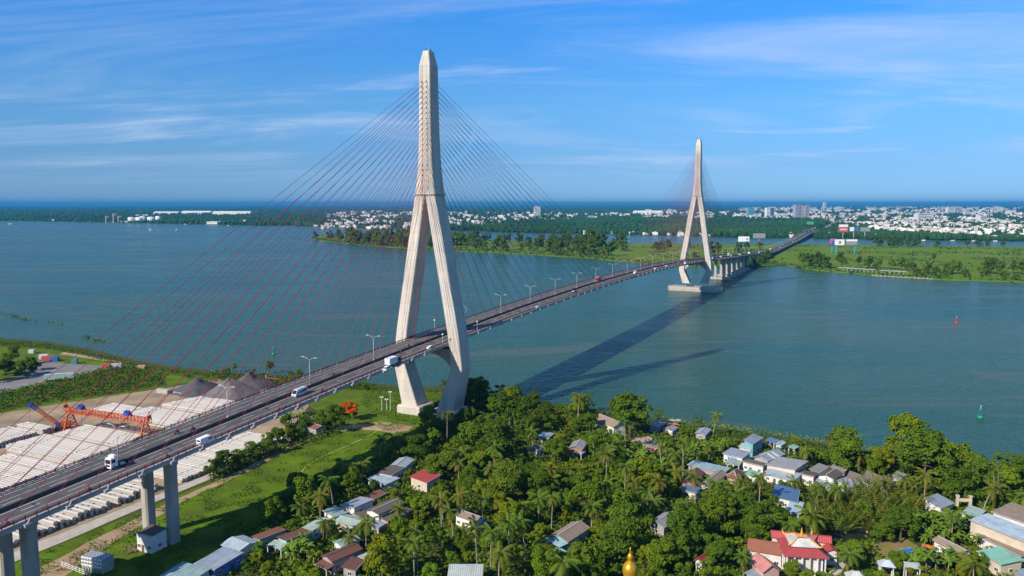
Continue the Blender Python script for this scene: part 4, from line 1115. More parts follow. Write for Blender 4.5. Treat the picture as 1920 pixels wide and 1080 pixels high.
# nipa palms round the pond
nipa = plan([(1520, 975), (1560, 945), (1640, 930), (1710, 950), (1720, 985), (1660, 1002), (1570, 1003)])
cnt = 0
for _ in range(600):
    p = at(rnd.uniform(1515, 1722), rnd.uniform(930, 1005), 1.2)
    if not inside(p, nipa) or in_foot(p.x, p.y, .5) or not spaced(p.x, p.y, 2.4): continue
    u, v = photo((p.x, p.y, 3))
    t = thing('nipa_palm', 'x', 'palm tree', p, rnd.uniform(0, 6.28)); sc = rnd.uniform(.7, 1.0); t.scale = (sc,) * 3
    obj('stump', MB().lathe([(.5, -.4), (.45, .3), (.2, .7)], (0, 0, 0), 7), M_ptrunk, t)
    for k in range(11):
        f = obj('frond', NFRONDS[k % 2], None, t); f.location = (0, 0, .3); f.rotation_euler = (0, rnd.uniform(-.25, .3), k * 2.4); f.color = (rnd.uniform(.7, 1.0), rnd.uniform(.78, .98), .8, 1) if k % 5 else (1.5, 1.0, .8, 1)
    register(t, 'trunkless nipa palm with upright fronds ' + where(p), 'nipa'); KEEP.append((p.x, p.y, 2.4)); cnt += 1
    if cnt > 40: break
# banana plants
for (u0, v0, u1, v1, n_) in ((560, 980, 640, 1000, 5), (540, 1035, 590, 1075, 9), (1150, 850, 1260, 890, 26), (1090, 790, 1100, 800, 0), (1715, 985, 1830, 1030, 22), (1700, 1055, 1800, 1078, 12), (1770, 985, 1830, 1030, 8), (1270, 840, 1350, 870, 10), (660, 880, 700, 930, 6), (540, 775, 590, 800, 8), (1450, 1060, 1480, 1075, 4)):
    k = 0
    for _ in range(n_ * 12):
        p = at(rnd.uniform(u0, u1), rnd.uniform(v0, v1), 1.2)
        if in_foot(p.x, p.y, 1.2) or not spaced(p.x, p.y, 2.0): continue
        u, v = photo((p.x, p.y, 3.5))
        if px_hit(u, v, 4): continue
        t = banana_plant(p, 'x'); register(t, 'banana plant with broad bright leaves ' + where(p, 2), 'banana'); KEEP.append((p.x, p.y, 2.2)); k += 1
        if k >= n_: break
# surveyed big trees: u, v of the crown's middle, crown half width in photo pixels, tone
BIG = [(1182, 775, 40, 'mid'), (1022, 790, 34, 'bright'), (1085, 755, 22, 'bright'), (960, 770, 40, 'dark'), (905, 745, 26, 'dark'), (880, 820, 40, 'mid'), (930, 830, 38, 'dark'), (1040, 845, 24, 'mid'), (1500, 925, 18, 'bright'), (1580, 838, 40, 'mid'), (1540, 855, 34, 'mid'), (1700, 825, 42, 'bright'), (1735, 860, 48, 'mid'), (1790, 850, 40, 'bright'), (1640, 875, 22, 'bright'), (1830, 880, 40, 'mid'), (1800, 905, 36, 'dark'), (1905, 880, 24, 'mid'), (1350, 965, 40, 'mid'), (1398, 962, 40, 'dark'), (1420, 990, 36, 'mid'), (1285, 995, 42, 'dark'), (1345, 1030, 40, 'dark'), (1240, 1045, 38, 'bright'), (1160, 1000, 48, 'mid'), (1100, 1040, 40, 'mid'), (1020, 1060, 42, 'bright'), (660, 905, 24, 'mid'), (540, 945, 22, 'dark'), (1485, 1065, 24, 'bright'), (945, 905, 40, 'mid'), (1010, 905, 36, 'dark'), (1180, 950, 44, 'mid'), (1100, 925, 40, 'mid'), (830, 860, 34, 'mid'), (780, 840, 30, 'dark'), (1330, 950, 26, 'mid'), (1620, 955, 30, 'mid'), (1685, 1045, 20, 'mid'), (1690, 985, 32, 'dark'), (1210, 900, 34, 'yellowish')]
def plant(p, sc, tone, airy=False, zs=1.0):
    kd = AIRY if airy else BROAD
    i = rnd.randrange(len(kd))
    jit = {'dark': .08, 'mid': .1, 'bright': .12, 'yellowish': .12}[tone]
    c = TONES[tone]; c = (c[0] * rnd.uniform(1 - jit, 1 + jit), c[1] * rnd.uniform(1 - jit * .6, 1 + jit * .6), c[2], 1)
    t = tree(kd, i, p, 'x', sc, rnd.uniform(0, 6.28), c, zs=zs)
    size = 'large' if sc > 1.25 else 'small' if sc < .72 else 'mid-sized'
    look = {'dark': 'dark green', 'mid': 'green', 'bright': 'bright green', 'yellowish': 'yellow green'}[tone]
    h = kd[i][3] * sc * zs
    register(t, '%s %s %s %s' % (size, look, 'feathery tree' if airy else 'broadleaf tree', where(p, 1.2 + h * .55)), 'tree')
    KEEP.append((p[0], p[1], kd[i][2] * sc * 1.5))
for u, v, hw, tone in BIG:
    p = at(u, v, 1.2 + 6.0)
    d_ = p.y * CP
    rad = hw * d_ / FPX
    sc = min(max(rad / 4.9, .6), 2.0)
    p = at(u, v, 1.2 + 5.6 * sc); p.z = 1.2
    if in_foot(p.x, p.y, 0): continue
    u1, v1 = photo((p.x, p.y, 1.2 + 8.6 * sc))
    if px_hit(u, v, 2) or px_hit(u1, v1, 0): sc *= .62
    plant(p, sc, tone)
NB = 0
tries = 0
while NB < 258 and tries < 14000:
    tries += 1
    u, v = rnd.uniform(330, 2000), rnd.uniform(752, 1130)
    p = at(u, v, 1.2)
    if rnd.random() > (v / 1130) ** -1.6 * .38: continue
    if not inside(p, canopy) or any(inside(p, c) for c in clear): continue
    sc = rnd.choice((.4, .5, .55, .65, .7, .8, .9, 1.05, 1.25))
    if in_foot(p.x, p.y, 1.0 + sc): continue
    if not spaced(p.x, p.y, 6.0 * sc): continue
    bad = False
    for zz, g_ in ((9.5 * sc, 12), (6 * sc, 20 * sc), (3 * sc, 22 * sc)):
        uu, vv = photo((p.x, p.y, 1.2 + zz))
        if px_hit(uu, vv, g_): bad = True; break
    if bad:
        sc = .45
        uu, vv = photo((p.x, p.y, 1.2 + 3.5))
        if px_hit(uu, vv, 6) or not spaced(p.x, p.y, 3.2): continue
    tone = rnd.choice(('dark', 'mid', 'mid', 'bright', 'bright', 'yellowish'))
    plant(Vector((p.x, p.y, 1.2)), sc, tone, rnd.random() < .2)
    NB += 1
# feathery trees at the water's edge and round the pylon foot
for u, v, sc in ((868, 752, .8), (885, 742, .9), (905, 735, 1.0), (935, 738, .9), (925, 755, .9), (1000, 742, .8), (832, 720, .45), (1235, 778, .6), (1310, 792, .5), (1730, 812, .9), (1880, 868, .8), (1905, 872, .8), (1100, 752, .8), (850, 790, .7)):
    p = at(u, v, 1.2 + 6 * sc); p.z = 1.2
    plant(p, sc, 'dark' if u < 1010 else 'mid', True)
# trees left of the bridge: a dark group by the side road, the flame tree and its neighbour, a bare tree at the heap
for u, v, hw, tone in ((8, 682, 20, 'dark'), (22, 668, 17, 'mid'), (45, 685, 18, 'dark'), (-20, 690, 24, 'dark'), (60, 680, 14, 'mid'), (628, 778, 28, 'dark'), (608, 788, 18, 'mid')):
    p = at(u, v, 1.2 + 6); sc = hw * p.y / FPX / 4.9; p = at(u, v, 1.2 + 5.6 * sc); p.z = 1.2
    i = rnd.randrange(12)
    t = tree(BROAD, i, p, 'x', sc, rnd.uniform(0, 6), tone)
    register(t, ('dense dark tree' if tone == 'dark' else 'rounded green tree') + (' in the group beside the side road at the left' if u < 100 else ' under the bridge next to the orange flame tree'), 'tree')
p = at(655, 768, 6); p.z = 1.2
t = tree(BROAD, 4, p, 'flame tree with orange red flowers beside the bridge', 1.0, 1.0, (5.5, .70, .5, 1), 'flame_tree', zs=.8)
ft = p
for u, v, sc in ((572, 800, .7), (545, 812, .75), (520, 822, .75), (500, 838, .78), (470, 848, .8), (445, 862, .75), (420, 872, .75), (400, 884, .65), (536, 790, .55), (600, 800, .6)):
    p = at(u, v, 1.2 + 4 * sc); p.z = 1.2
    t = tree(BROAD, rnd.randrange(12), p, 'x', sc, rnd.uniform(0, 6), rnd.choice(('dark', 'mid')))
    register(t, '%s bushy tree in the hedge row beside the piles right of the bridge' % ['brown hut', 'leftward', 'third', 'fourth', 'fifth', 'sixth', 'seventh', 'nearest', 'farthest', 'rightmost'][[572, 545, 520, 500, 470, 445, 420, 400, 536, 600].index(u)].replace('brown hut', 'second').replace('leftward', 'another').capitalize().lower(), 'tree')
for u, v, sc in ((425, 695, .45), (505, 690, .55), (440, 690, .4), (560, 700, .5), (600, 702, .5), (625, 706, .5), (475, 700, .35), (545, 702, .45)):
    p = at(u, v, 1.2 + 4 * sc); p.z = 1.2
    t = tree(BROAD, rnd.randrange(12), p, 'x', sc, rnd.uniform(0, 6), rnd.choice(('bright', 'mid')))
    register(t, 'low green tree on the river bank behind the gravel heap', 'tree')
p = at(307, 726, 1.2)
bt = thing('sparse_tree', 'thin nearly bare tree between the pile stacks and the gravel', 'tree', p)
mb = MB(); mb.tube([(0, 0, -.3), (.1, 0, 4), (0, .1, 8), (.1, 0, 11)], [.2, .16, .1, .03], 6)
for k in range(14):
    a = k * 2.4; z_ = 3.5 + k * .5
    mb.tube([(0, 0, z_), (math.cos(a) * 1.0, math.sin(a) * 1.0, z_ + .5), (math.cos(a) * 1.9, math.sin(a) * 1.9, z_ + .3)], [.06, .04, .02], 4)
obj('trunk', mb, M_bark, bt)
mb = MB()
for _ in range(150):
    a, z_ = rnd.uniform(0, 6.28), rnd.uniform(4, 11); r_ = rnd.uniform(.3, 1.9)
    leafquad(mb, Vector((math.cos(a) * r_, math.sin(a) * r_, z_)), rv(), .35)
o = obj('crown', mb, M_leaf, bt); o.color = (1.2, .8, .8, 1)
for base, ts in USED.items():
    if len(ts) > 1:
        for t in ts: t['group'] = base
# low growth
def skip_v(x, y): return in_foot(x, y, .3) or any(inside((x, y), c) for c in clear)
leafmass('village_undergrowth', canopy, 1.35, 3.6, .8, M_under, 'low tangled undergrowth between the village trees and houses', 'undergrowth', 7.0, 1.0, skip_v)
leafmass('roadside_bushes', plan([(-60, 742), (0, 737), (80, 722), (160, 702), (215, 690), (260, 693), (300, 703), (310, 722), (220, 738), (120, 752), (40, 764), (-60, 785)]), 1.5, 3.4, .8, M_bush, 'band of leafy bushes between the side road and the storage yard', 'bushes', 6.0)
leafmass('river_bank_scrub', plan([(-80, 634), (0, 640), (80, 645), (160, 658), (230, 675), (300, 690), (430, 705), (510, 711), (600, 716), (690, 724), (690, 732), (600, 732), (510, 727), (430, 722), (300, 702), (230, 688), (160, 668), (80, 654), (0, 650), (-80, 645)]), .7, 2.0, .7, M_bush, 'green scrub along the river edge left of the bridge', 'scrub', 5.0)
leafmass('bank_bushes', plan([(395, 701), (430, 704), (510, 710), (600, 715), (690, 723), (700, 734), (600, 730), (510, 724), (430, 717), (395, 712)]), 2.2, 6.0, .8, M_bush, 'tall bright bushes on the bank behind the gravel heaps', 'bushes', 7.0)
leafmass('pylon_foot_scrub', plan([(690, 724), (745, 729), (830, 729), (880, 745), (880, 800), (790, 800), (700, 778), (670, 750)]), .9, 1.6, .55, M_bush, 'green creepers and scrub round the foot of the near pylon', 'scrub', 4.0, 1.2, lambda x, y: (abs((Vector((x, y)) - ORG).dot(AX)) < 6.6 and 3 < abs((Vector((x, y)) - ORG).dot(NX)) < 15.6), .05)
leafmass('hedge_beside_piles', plan([(385, 905), (400, 878), (470, 845), (560, 805), (610, 800), (640, 812), (560, 838), (480, 868), (420, 898)]), 2.4, 3.0, .7, M_bush, 'dark hedge along the stacked piles right of the bridge', 'hedge', 4.0)
tuft_poly = [tuple(br(s_, n_)[:2]) for s_, n_ in ((-200, -24), (-20, -20), (8, 5), (0, 24), (-200, 26))]
def skip_m(x, y):
    q = Vector((x, y)) - ORG
    return noise.noise(Vector((x / 7, y / 7, 1))) < .02
leafmass('meadow_tufts', tuft_poly, 2.6, .7, .40, mat('grass_tuft', (.100, .18, .012), .9, .5, .1, color2=(.040, .090, .008), spec=.03), 'rough grass tufts on the meadow right of the bridge', 'grass', 6.0, 1.2, skip_m)
leafmass('shore_scrub', plan([(1000, 758), (1050, 763), (1110, 771), (1170, 783), (1230, 791), (1290, 801), (1340, 807), (1400, 816), (1480, 827), (1560, 839), (1640, 853), (1760, 869), (1860, 879), (1930, 890), (1930, 915), (1860, 900), (1760, 890), (1640, 872), (1560, 858), (1480, 848), (1400, 838), (1340, 826), (1230, 810), (1110, 790), (1000, 775)]), 1.5, 2.6, .7, M_bush, 'leafy scrub on the bank between the river and the village', 'scrub', 5.0, 1.1, skip_v)
hy = plan([(1225, 782), (1290, 790), (1400, 804), (1480, 816), (1560, 827), (1640, 843), (1760, 860), (1860, 868), (1930, 876), (1930, 900), (1860, 888), (1760, 876), (1640, 858), (1560, 846), (1480, 836), (1400, 822), (1290, 805), (1225, 796)], 0.2)
leafmass('shore_water_hyacinth', hy, 1.8, .8, .6, M_reed, 'yellow green water hyacinth fringe along the village shore', 'water plants', 4.0, .75, lambda x, y: noise.noise(Vector((x / 5, y / 5, 4))) < -.42)
for px, lb in (([(0, 582), (20, 588), (45, 594), (70, 601), (72, 606), (40, 600), (15, 592), (0, 588)], 'longer green drift of floating water plants at the left'), ([(85, 602), (110, 604), (122, 610), (100, 609)], 'smaller green drift of floating water plants at the left'), ([(145, 625), (165, 628), (205, 640), (190, 645), (160, 637)], 'green raft of floating plants near the left bank')):
    leafmass('floating_plants', plan(px, .1), .5, .5, .8, M_reed, lb, 'water plants', 9.0, .05, lambda x, y: noise.noise(Vector((x / 9, y / 9, 4))) < -.05)
# ================================================================== storage yard
M_pile = mat('precast_concrete', (.54, .505, .455), .9, .36, .6, .01, 3.0, objrand=.10)
pile_mb = MB()
pile_mb.loft([[(x, -.46, 0), (x, .46, 0), (x, .46, .52), (x, .30, .76), (x, -.30, .76), (x, -.46, .52)] for x in (-.5, .5)])
pile_me = pile_mb.mesh('concrete_pile'); pile_me.materials.append(M_pile)
hook_me = MB().box((0, 0, .08), (.5, .28, .16)).mesh('lifting_hook'); hook_me.materials.append(M_dark)
low = MB()
def nth(i): return '%d%s' % (i, 'th' if 10 < i % 100 < 14 else {1: 'st', 2: 'nd', 3: 'rd'}.get(i % 10, 'th'))
def stack(label, sa, sb, na0, na1, nb0, nb1, layers, pitch=1.25, hooks=True):
    k = int((sb - sa) / pitch); grp = 'concrete piles ' + label
    for i in range(k):
        t_ = i / max(1, k - 1)
        if rnd.random() < .05: continue
        s_ = sa + i * pitch
        n0 = na0 + (nb0 - na0) * t_ + rnd.uniform(-.35, .35); n1 = na1 + (nb1 - na1) * t_ + rnd.uniform(-.35, .35)
        lay = layers if not callable(layers) else layers(t_)
        o = obj('concrete_pile', pile_me, None)
        o.location = br(s_, (n0 + n1) / 2, 1.23 + .78 * (lay - 1) + rnd.uniform(0, .22)); o.rotation_euler = (0, 0, ROT_B - math.pi / 2 + rnd.uniform(-.004, .004)); o.scale = (n1 - n0, 1, 1)
        tag(o, '%s concrete pile from the far end %s' % (nth(k - i), label), 'concrete pile', grp)
        if hooks:
            for q in (-.3, .28):
                hk = obj('lifting_hook', hook_me, None, o); hk.location = (q + rnd.uniform(-.03, .03), 0, .74); hk.scale = (1 / (n1 - n0), 1, 1)
        for q in range(lay - 1):
            c = br(s_, (n0 + n1) / 2 + rnd.uniform(-.4, .4), 1.23 + .78 * q + .37)
            low.box(c, (n1 - n0 - .3, .8, .70), ROT_B - math.pi / 2)
stack('in the stack beside the gravel heap', -46, -25, -121, -84, -117, -88, 2)
stack('in the stack right of the gantry crane', -69, -48, -124, -80, -122, -83, 2)
stack('in the stack behind the gantry crane', -67, -50, -146, -126, -146, -126, 1)
stack('lying under the gantry crane', -98, -83, -122, -80, -122, -88, 2)
stack('in the stack just nearer than the gantry crane', -117, -100, -122, -79, -122, -80, 3)
stack('in the stack nearest the bottom left corner', -146, -119.5, -118, -79, -113, -79, 2)
stack('in the stack by the crawler crane', -118, -92, -146, -127.5, -146, -129, 3)
stack('in the row beside the hedge', -112, -60, -52, -31.5, -52, -33, 2)
stack('in the thick shaded row right of the bridge', -184, -118, -55, -34.5, -55, -34.0, lambda t_: 3 if (t_ * 7) % 1 < .6 else 2, 1.9)
tag(obj('lower_concrete_piles', low, M_pile), 'lower layers of concrete piles inside the stacks', 'concrete piles', kind='stuff')
for o in [x for x in bpy.data.objects if x.name.startswith('concrete_pile') and x.type == 'MESH']:
    if 'thick shaded' in o.get('label', ''): o.scale = (o.scale[0], 1.5, 1.25)
# gantry crane
M_orange = mat('orange_steel', (.62, .14, .035), .55, .35, .7, color2=(.38, .07, .03))
M_bluem = mat('blue_machine', (.05, .10, .36), .45, .3, 1.0)
ga, gb = at(133, 806, 1.2), at(274, 827, 1.2)
gv = (gb - ga); gl = gv.length; grz = math.atan2(gv.y, gv.x)
gc = thing('gantry_crane', 'orange lattice gantry crane with two blue hoists over the pile stacks', 'crane', (ga + gb) / 2, grz)
def lattice(mb, a, c, w, h, n, th=.14):
    a, c = Vector(a), Vector(c); d = (c - a)
    u = Vector((0, 0, 1)).cross(d).normalized() if abs(d.normalized().z) < .95 else Vector((1, 0, 0)); t = d.cross(u).normalized() * (1 if d.cross(u).z >= 0 else -1)
    q = lambda f, x, y: a + d * f + u * x * w / 2 + t * y * h / 2
    for x in (-1, 1):
        for y in (-1, 1): mb.bar(q(0, x, y), q(1, x, y), th * 1.4)
    for i in range(n):
        f0, f1 = i / n, (i + 1) / n
        for x in (-1, 1): mb.bar(q(f0, x, -1 if i % 2 else 1), q(f1, x, 1 if i % 2 else -1), th)
        for y in (-1, 1): mb.bar(q(f0, -1 if i % 2 else 1, y), q(f1, 1 if i % 2 else -1, y), th)
        for x in (-1, 1): mb.bar(q(f1, x, -1), q(f1, x, 1), th)
    return mb
gh = 8.6
obj('girder', lattice(MB(), (-gl / 2 - 2.5, 0, gh), (gl / 2 + 2.5, 0, gh), 2.0, 2.0, 26, .2), M_orange, gc)
for sx in (-1, 1):
    mb = MB()
    for y in (-1, 1):
        mb.bar((sx * gl / 2, y * 3.4, 0), (sx * gl / 2, y * .9, gh - 1), .5)
        for k in range(5): mb.bar((sx * gl / 2, y * (3.4 - .5 * k), k * 1.5), (sx * gl / 2, -y * (3.4 - .5 * (k + 1)), (k + 1) * 1.5), .22)
    mb.box((sx * gl / 2, 0, .35), (.9, 8.2, .6)); obj('leg_frame', mb, M_orange, gc)
    obj('end_tower', MB().box((sx * (gl / 2 + 2.3), 0, gh + 1.6), (.3, 2, 1.4)).bar((sx * (gl / 2 + 2.2), 0, gh), (sx * (gl / 2 + 2.2), 0, gh + 4), .25), M_orange, gc)
for x, c in ((-gl * .34, 0), (gl * .28, 1)):
    hoist = obj('hoist', MB().box((x, 0, gh + 1.7), (2.6, 2.2, 1.2)).box((x - .6, 0, gh + 2.6), (1.2, 1.6, .9)).lathe([(.6, 0), (.6, 1.0)], (x + .8, 0, gh + 2.2), 8), M_bluem, gc)
    obj('hoist_cable', MB().tube([(x, 0, gh - 5), (x, 0, gh + 1.2)], .05, 4), M_dark, hoist)
# crawler crane with a raised boom
cp = at(116, 804, 1.2)
tip = at(54, 757, 12.5)
cr = thing('crawler_crane', 'orange crawler crane with a lattice boom tipped blue', 'crane', cp, 0.4)
for y in (-1, 1): obj('crawler_track', MB().loft([[(x_ * 2.6 * k_, y * 1.6 + dy, .55 + z_) for x_, z_ in ((-1, .0), (-.85, -.5), (.85, -.5), (1, 0), (.85, .5), (-.85, .5))] for dy, k_ in ((-.4, 1), (.4, 1))]), M_dark, cr)
obj('machine_house', MB().box((1.2, 0, 2.2), (4.2, 2.8, 2.0)).box((2.9, 0, 2.1), (1.0, 2.9, 1.6)), M_orange, cr)
obj('cab', MB().box((-1.3, -1.0, 2.3), (1.5, 1.1, 1.8)), M_bluem, cr)
rootb = cp + Vector((-1.0, .2, 1.6))
bo = MB(); lattice(bo, rootb, rootb.lerp(tip, .72), 1.1, 1.1, 16, .12); obj('boom', bo, M_orange, cr, True)
bo = MB(); lattice(bo, rootb.lerp(tip, .73), tip, 1.2, 1.2, 6, .16); bo.box(rootb.lerp(tip, .93), (1.6, 1.2, 1.0), -.7); obj('boom_tip', bo, M_bluem, cr, True)
obj('pendant_line', MB().tube([tip, cp + Vector((1.5, 0, 5))], .05, 4).tube([tip, tip - Vector((0, 0, 9.5))], .05, 4), M_dark, cr, True)
obj('hook_block', MB().box(tip - Vector((0, 0, 9.9)), (.5, .35, .9)), M_dark, cr, True)
# gravel heaps
def heap(label, u, v, r, h, colr, seed, sx=1.0):
    p = at(u, v, 1.2); mb = MB(); n = 26; rings = 10
    vs = []
    for j in range(rings + 1):
        t_ = j / rings
        for i in range(n):
            a = 6.283 * i / n
            rr = r * t_ * (1 + .38 * noise.noise(Vector((math.cos(a) * 1.7, math.sin(a) * 1.7, seed))))
            vs.append((math.cos(a) * rr * sx, math.sin(a) * rr, h * (1 - t_) * (1 - .12 * t_) * (1 + .32 * noise.noise(Vector((math.cos(a) * (.4 + t_), math.sin(a) * (.4 + t_), seed + 2 + t_ * 2)))) - .1))
    mb.add(vs, [(j * n + i, (j + 1) * n + i, (j + 1) * n + (i + 1) % n, j * n + (i + 1) % n) for j in range(rings) for i in range(n)])
    o = obj('gravel_heap', mb, mat('gravel_%d' % seed, colr, .95, .35, .5, .12, 3.0), smooth=True); o.location = p; o.rotation_euler = (0, 0, ROT_B)
    tag(o, label, 'gravel heap')
heap('brownish grey gravel heap nearest the bridge deck', 432, 741, 14, 9.0, (.17, .155, .15), 3, 1.2)
heap('dark grey gravel heap behind the pale concrete blocks', 372, 733, 12, 7.0, (.10, .10, .105), 5, 1.2)
heap('dark grey gravel heap at the back right of the others', 470, 728, 13, 8.5, (.11, .10, .098), 8, 1.3)
heap('low grey gravel spill between the heaps and the deck', 500, 738, 10, 2.4, (.23, .215, .205), 9, 1.2)
# concrete blocks by the sparse tree
bm_ = MB().box((0, 0, .5), (1.0, 2.2, 1.0)).mesh('concrete_block'); bm_.materials.append(M_pile)
for grp, u, v, n1, n2 in (('stack of dark ended hollow blocks below the sparse tree', 307, 737, 7, 2), ('row of pale blocks right of the sparse tree', 338, 739, 7, 1)):
    p0 = at(u, v, 1.2)
    for i in range(n1):
        for k in range(n2):
            o = obj('concrete_block', bm_, None); q = p0 + Vector((NX.x, NX.y, 0)) * (i - 3) * 1.15
            o.location = (q.x, q.y, 1.22 + k * 1.02); o.rotation_euler = (0, 0, ROT_B - math.pi / 2); tag(o, 'concrete block in the ' + grp, 'concrete block', grp)
# containers, trailer and huts left of the yard
def container(label, u, v, l, w, h, colr, rz, cat='container', wheels=False):
    p = at(u, v, 1.2); t = thing(cat.replace(' ', '_'), label, cat, p, rz)
    z0 = 1.1 if wheels else 0.05
    m = mat('box_%d_%d_%d' % tuple(int(c * 100) for c in colr), colr, .6, .25, .6)
    obj('box_body', MB().box((0, 0, z0 + h / 2), (l, w, h)), m, t)
    for k in range(int(l / .9)):
        for y in (-1, 1): obj('side_rib', MB().box((-l / 2 + .45 + k * .9, y * (w / 2 + .03), z0 + h / 2), (.12, .06, h * .92)), m, t)
    if wheels:
        for x in (-l * .36, -l * .27, l * .3, l * .4):
            for y in (-1, 1):
                wv_ = MB(); wv_.loft([[(x + .5 * math.cos(a * .5236), y * w * .46 + dy, .5 + .5 * math.sin(a * .5236)) for a in range(12)] for dy in (-.15, .15)]); obj('wheel', wv_, M_dark, t)
        obj('chassis', MB().box((0, 0, z0 - .25), (l * .98, w * .7, .4)), M_dark, t)
container('long pale green trailer parked on the side road', 112, 714, 14, 2.6, 2.9, (.44, .55, .50), .35, 'trailer', True)
container('red container beside the blue one at the side road', 91, 676, 7, 2.6, 2.7, (.50, .09, .07), .1)
container('blue container beside the red one at the side road', 103, 677, 4.5, 2.6, 2.7, (.06, .12, .42), .1)
container('small white hut left of the red container', 83, 673, 5, 3, 2.8, (.62, .62, .60), .1, 'hut')
container('red end of the container pair in the middle of the bank', 200, 692, 4.5, 2.8, 3.0, (.50, .10, .06), .1)
container('grey white container next to the red one on the bank', 214, 691, 8.5, 2.8, 2.8, (.52, .50, .48), .15)
container('small green cabin near the end of the side road', 140, 682, 3.2, 2.6, 3.2, (.10, .28, .24), .2, 'cabin')
container('small beige machine box on the grassy bank', 265, 691, 4.5, 2.6, 1.8, (.52, .40, .26), .1, 'box')
container('small white tent on the far left bank', 60, 662, 3.2, 2.5, 2.2, (.62, .60, .62), .1, 'tent')
container('brick coloured cabin on the river bank behind the bridge deck', 592, 716, 8, 3, 2.2, (.48, .16, .10), .3, 'cabin')
# steel pole and barrier on the bank near the bridge
# ---- things right of the near piers
tp = at(184, 1068, 1.2)
tk = thing('water_tank', 'silver panelled water tank on short supports near the bridge pier', 'tank', tp, ROT_B - math.pi / 2 + .12)
M_steel = mat('stainless_panel', (.62, .63, .65), .35, .2, .6, metal=.55)
TL, TW, TH = 7.2, 3.6, 3.0
obj('tank_body', MB().box((0, 0, 1.0 + TH / 2), (TL, TW, TH)), M_steel, tk)
pan = MB().loft([[(-.42, 0, -.42), (.42, 0, -.42), (.42, 0, .42), (-.42, 0, .42)], [(-.2, -.12, -.2), (.2, -.12, -.2), (.2, -.12, .2), (-.2, -.12, .2)]]).mesh('panel'); pan.materials.append(M_steel)
for i in range(8):
    for k in range(3):
        o = obj('panel', pan, None, tk); o.location = (-TL / 2 + .45 + i * .9, -TW / 2 - .005, 1.5 + k)
    for k in range(4):
        o = obj('panel', pan, None, tk); o.location = (-TL / 2 + .45 + i * .9, -TW / 2 + .45 + .9 * k, 1.0 + TH + .005); o.rotation_euler = (-math.pi / 2, 0, 0)
    obj('support', MB().box((-TL / 2 + .45 + i * .9, 0, .4), (.25, TW, 1.2)), wallm('cream'), tk)
sp2 = at(266, 1032, 1.2)
H_('white walled hut with a dark flat roof tucked between the pier columns', (254, 1000), (284, 1007), (303, 990), 5.0, 'dark', 'white', 'mono', .3, 0, 'hut', 'hut', .2)
fa, fb = at(116, 1062, 1.2), at(170, 1082, 1.2)
fn = thing('fence', 'white barred fence panel left of the silver water tank', 'fence', fa)
for k in range(9):
    p = fa.lerp(fb, k / 8); obj('post', MB().box(p + Vector((0, 0, .6)), (.1, .1, 1.6)), M_white, fn, True)
for z_ in (.25, .8, 1.3): obj('rail', MB().bar(fa + Vector((0, 0, z_)), fb + Vector((0, 0, z_)), .08), M_white, fn, True)
wa, wb = at(120, 1062, 1.2), at(252, 1003, 1.2)
wf = thing('wire_fence', 'thin dark post and wire fence between the dirt track and the water tank', 'fence', wa)
for k in range(13):
    p = wa.lerp(wb, k / 12); obj('post', MB().box(p + Vector((0, 0, .9)), (.1, .1, 2.1)), M_dark, wf, True)
for z_ in (.5, 1.1, 1.7): obj('wire', MB().bar(wa + Vector((0, 0, z_)), wb + Vector((0, 0, z_)), .03), M_dark, wf, True)
lum = MB()
for _ in range(26):
    p = at(rnd.uniform(228, 255), rnd.uniform(1022, 1036), 1.3 + rnd.random() * .4); lum.box(p, (rnd.uniform(1.5, 3), .15, .1), rnd.uniform(0, 3))
tag(obj('lumber_pile', lum, mat('old_lumber', (.30, .20, .13), .9, .4, 1)), 'loose heap of old planks left of the white hut', 'planks')
# pitch line on the meadow
pts = [at(u, v, 1.236) for u, v in ((574, 901), (567, 893), (566, 884), (574, 874), (600, 858), (650, 836), (690, 818), (705, 809), (707, 802))]
ln = []
for i in range(len(pts) - 1):
    for k in range(6): ln.append(pts[i].lerp(pts[i + 1], k / 6))
L1, L2 = [], []
for i, p in enumerate(ln):
    d_ = (ln[min(i + 1, len(ln) - 1)] - ln[max(i - 1, 0)]).normalized(); w_ = Vector((-d_.y, d_.x, 0)) * .22
    L1.append(p + w_); L2.append(p - w_)
tag(obj('worn_path_line', MB().add(L1 + L2, [(i, i + 1, len(ln) + i + 1, len(ln) + i) for i in range(len(ln) - 1)]), mat('worn_line', (.42, .40, .10), .95, .3, .5)), kind='structure')
# ground poles and lights near the pylon
for i, (u, v, h_, lb) in enumerate(((716, 772, 7, 'leftmost'), (725, 768, 5, 'middle'), (732, 770, 9, 'rightmost, tallest'))):
    p = at(u, v, 1.2); t = thing('floodlight_pole', 'white floodlight pole on the grass by the pylon foot, %s of three' % lb, 'lamp', p)
    obj('pole', MB().tube([(0, 0, -.2), (0, 0, h_)], [.12, .08], 6), M_white, t)
    obj('lamp_head', MB().box((-.5, 0, h_), (.6, .5, .35)).box((.5, 0, h_), (.6, .5, .35)).bar((-.6, 0, h_ - .1), (.6, 0, h_ - .1), .08), M_white, t)
sp3 = at(499, 716, 1.2)
t = thing('pile_barrier', 'rusty orange barrier bar with a post on the bank behind the deck', 'barrier', sp3)
obj('post', MB().box((0, 0, 1.8), (.35, .35, 4.0)), M_galv, t); obj('bar', MB().bar((0, 0, 2.3), (14, -2, 1.2), .35), M_orange, t)

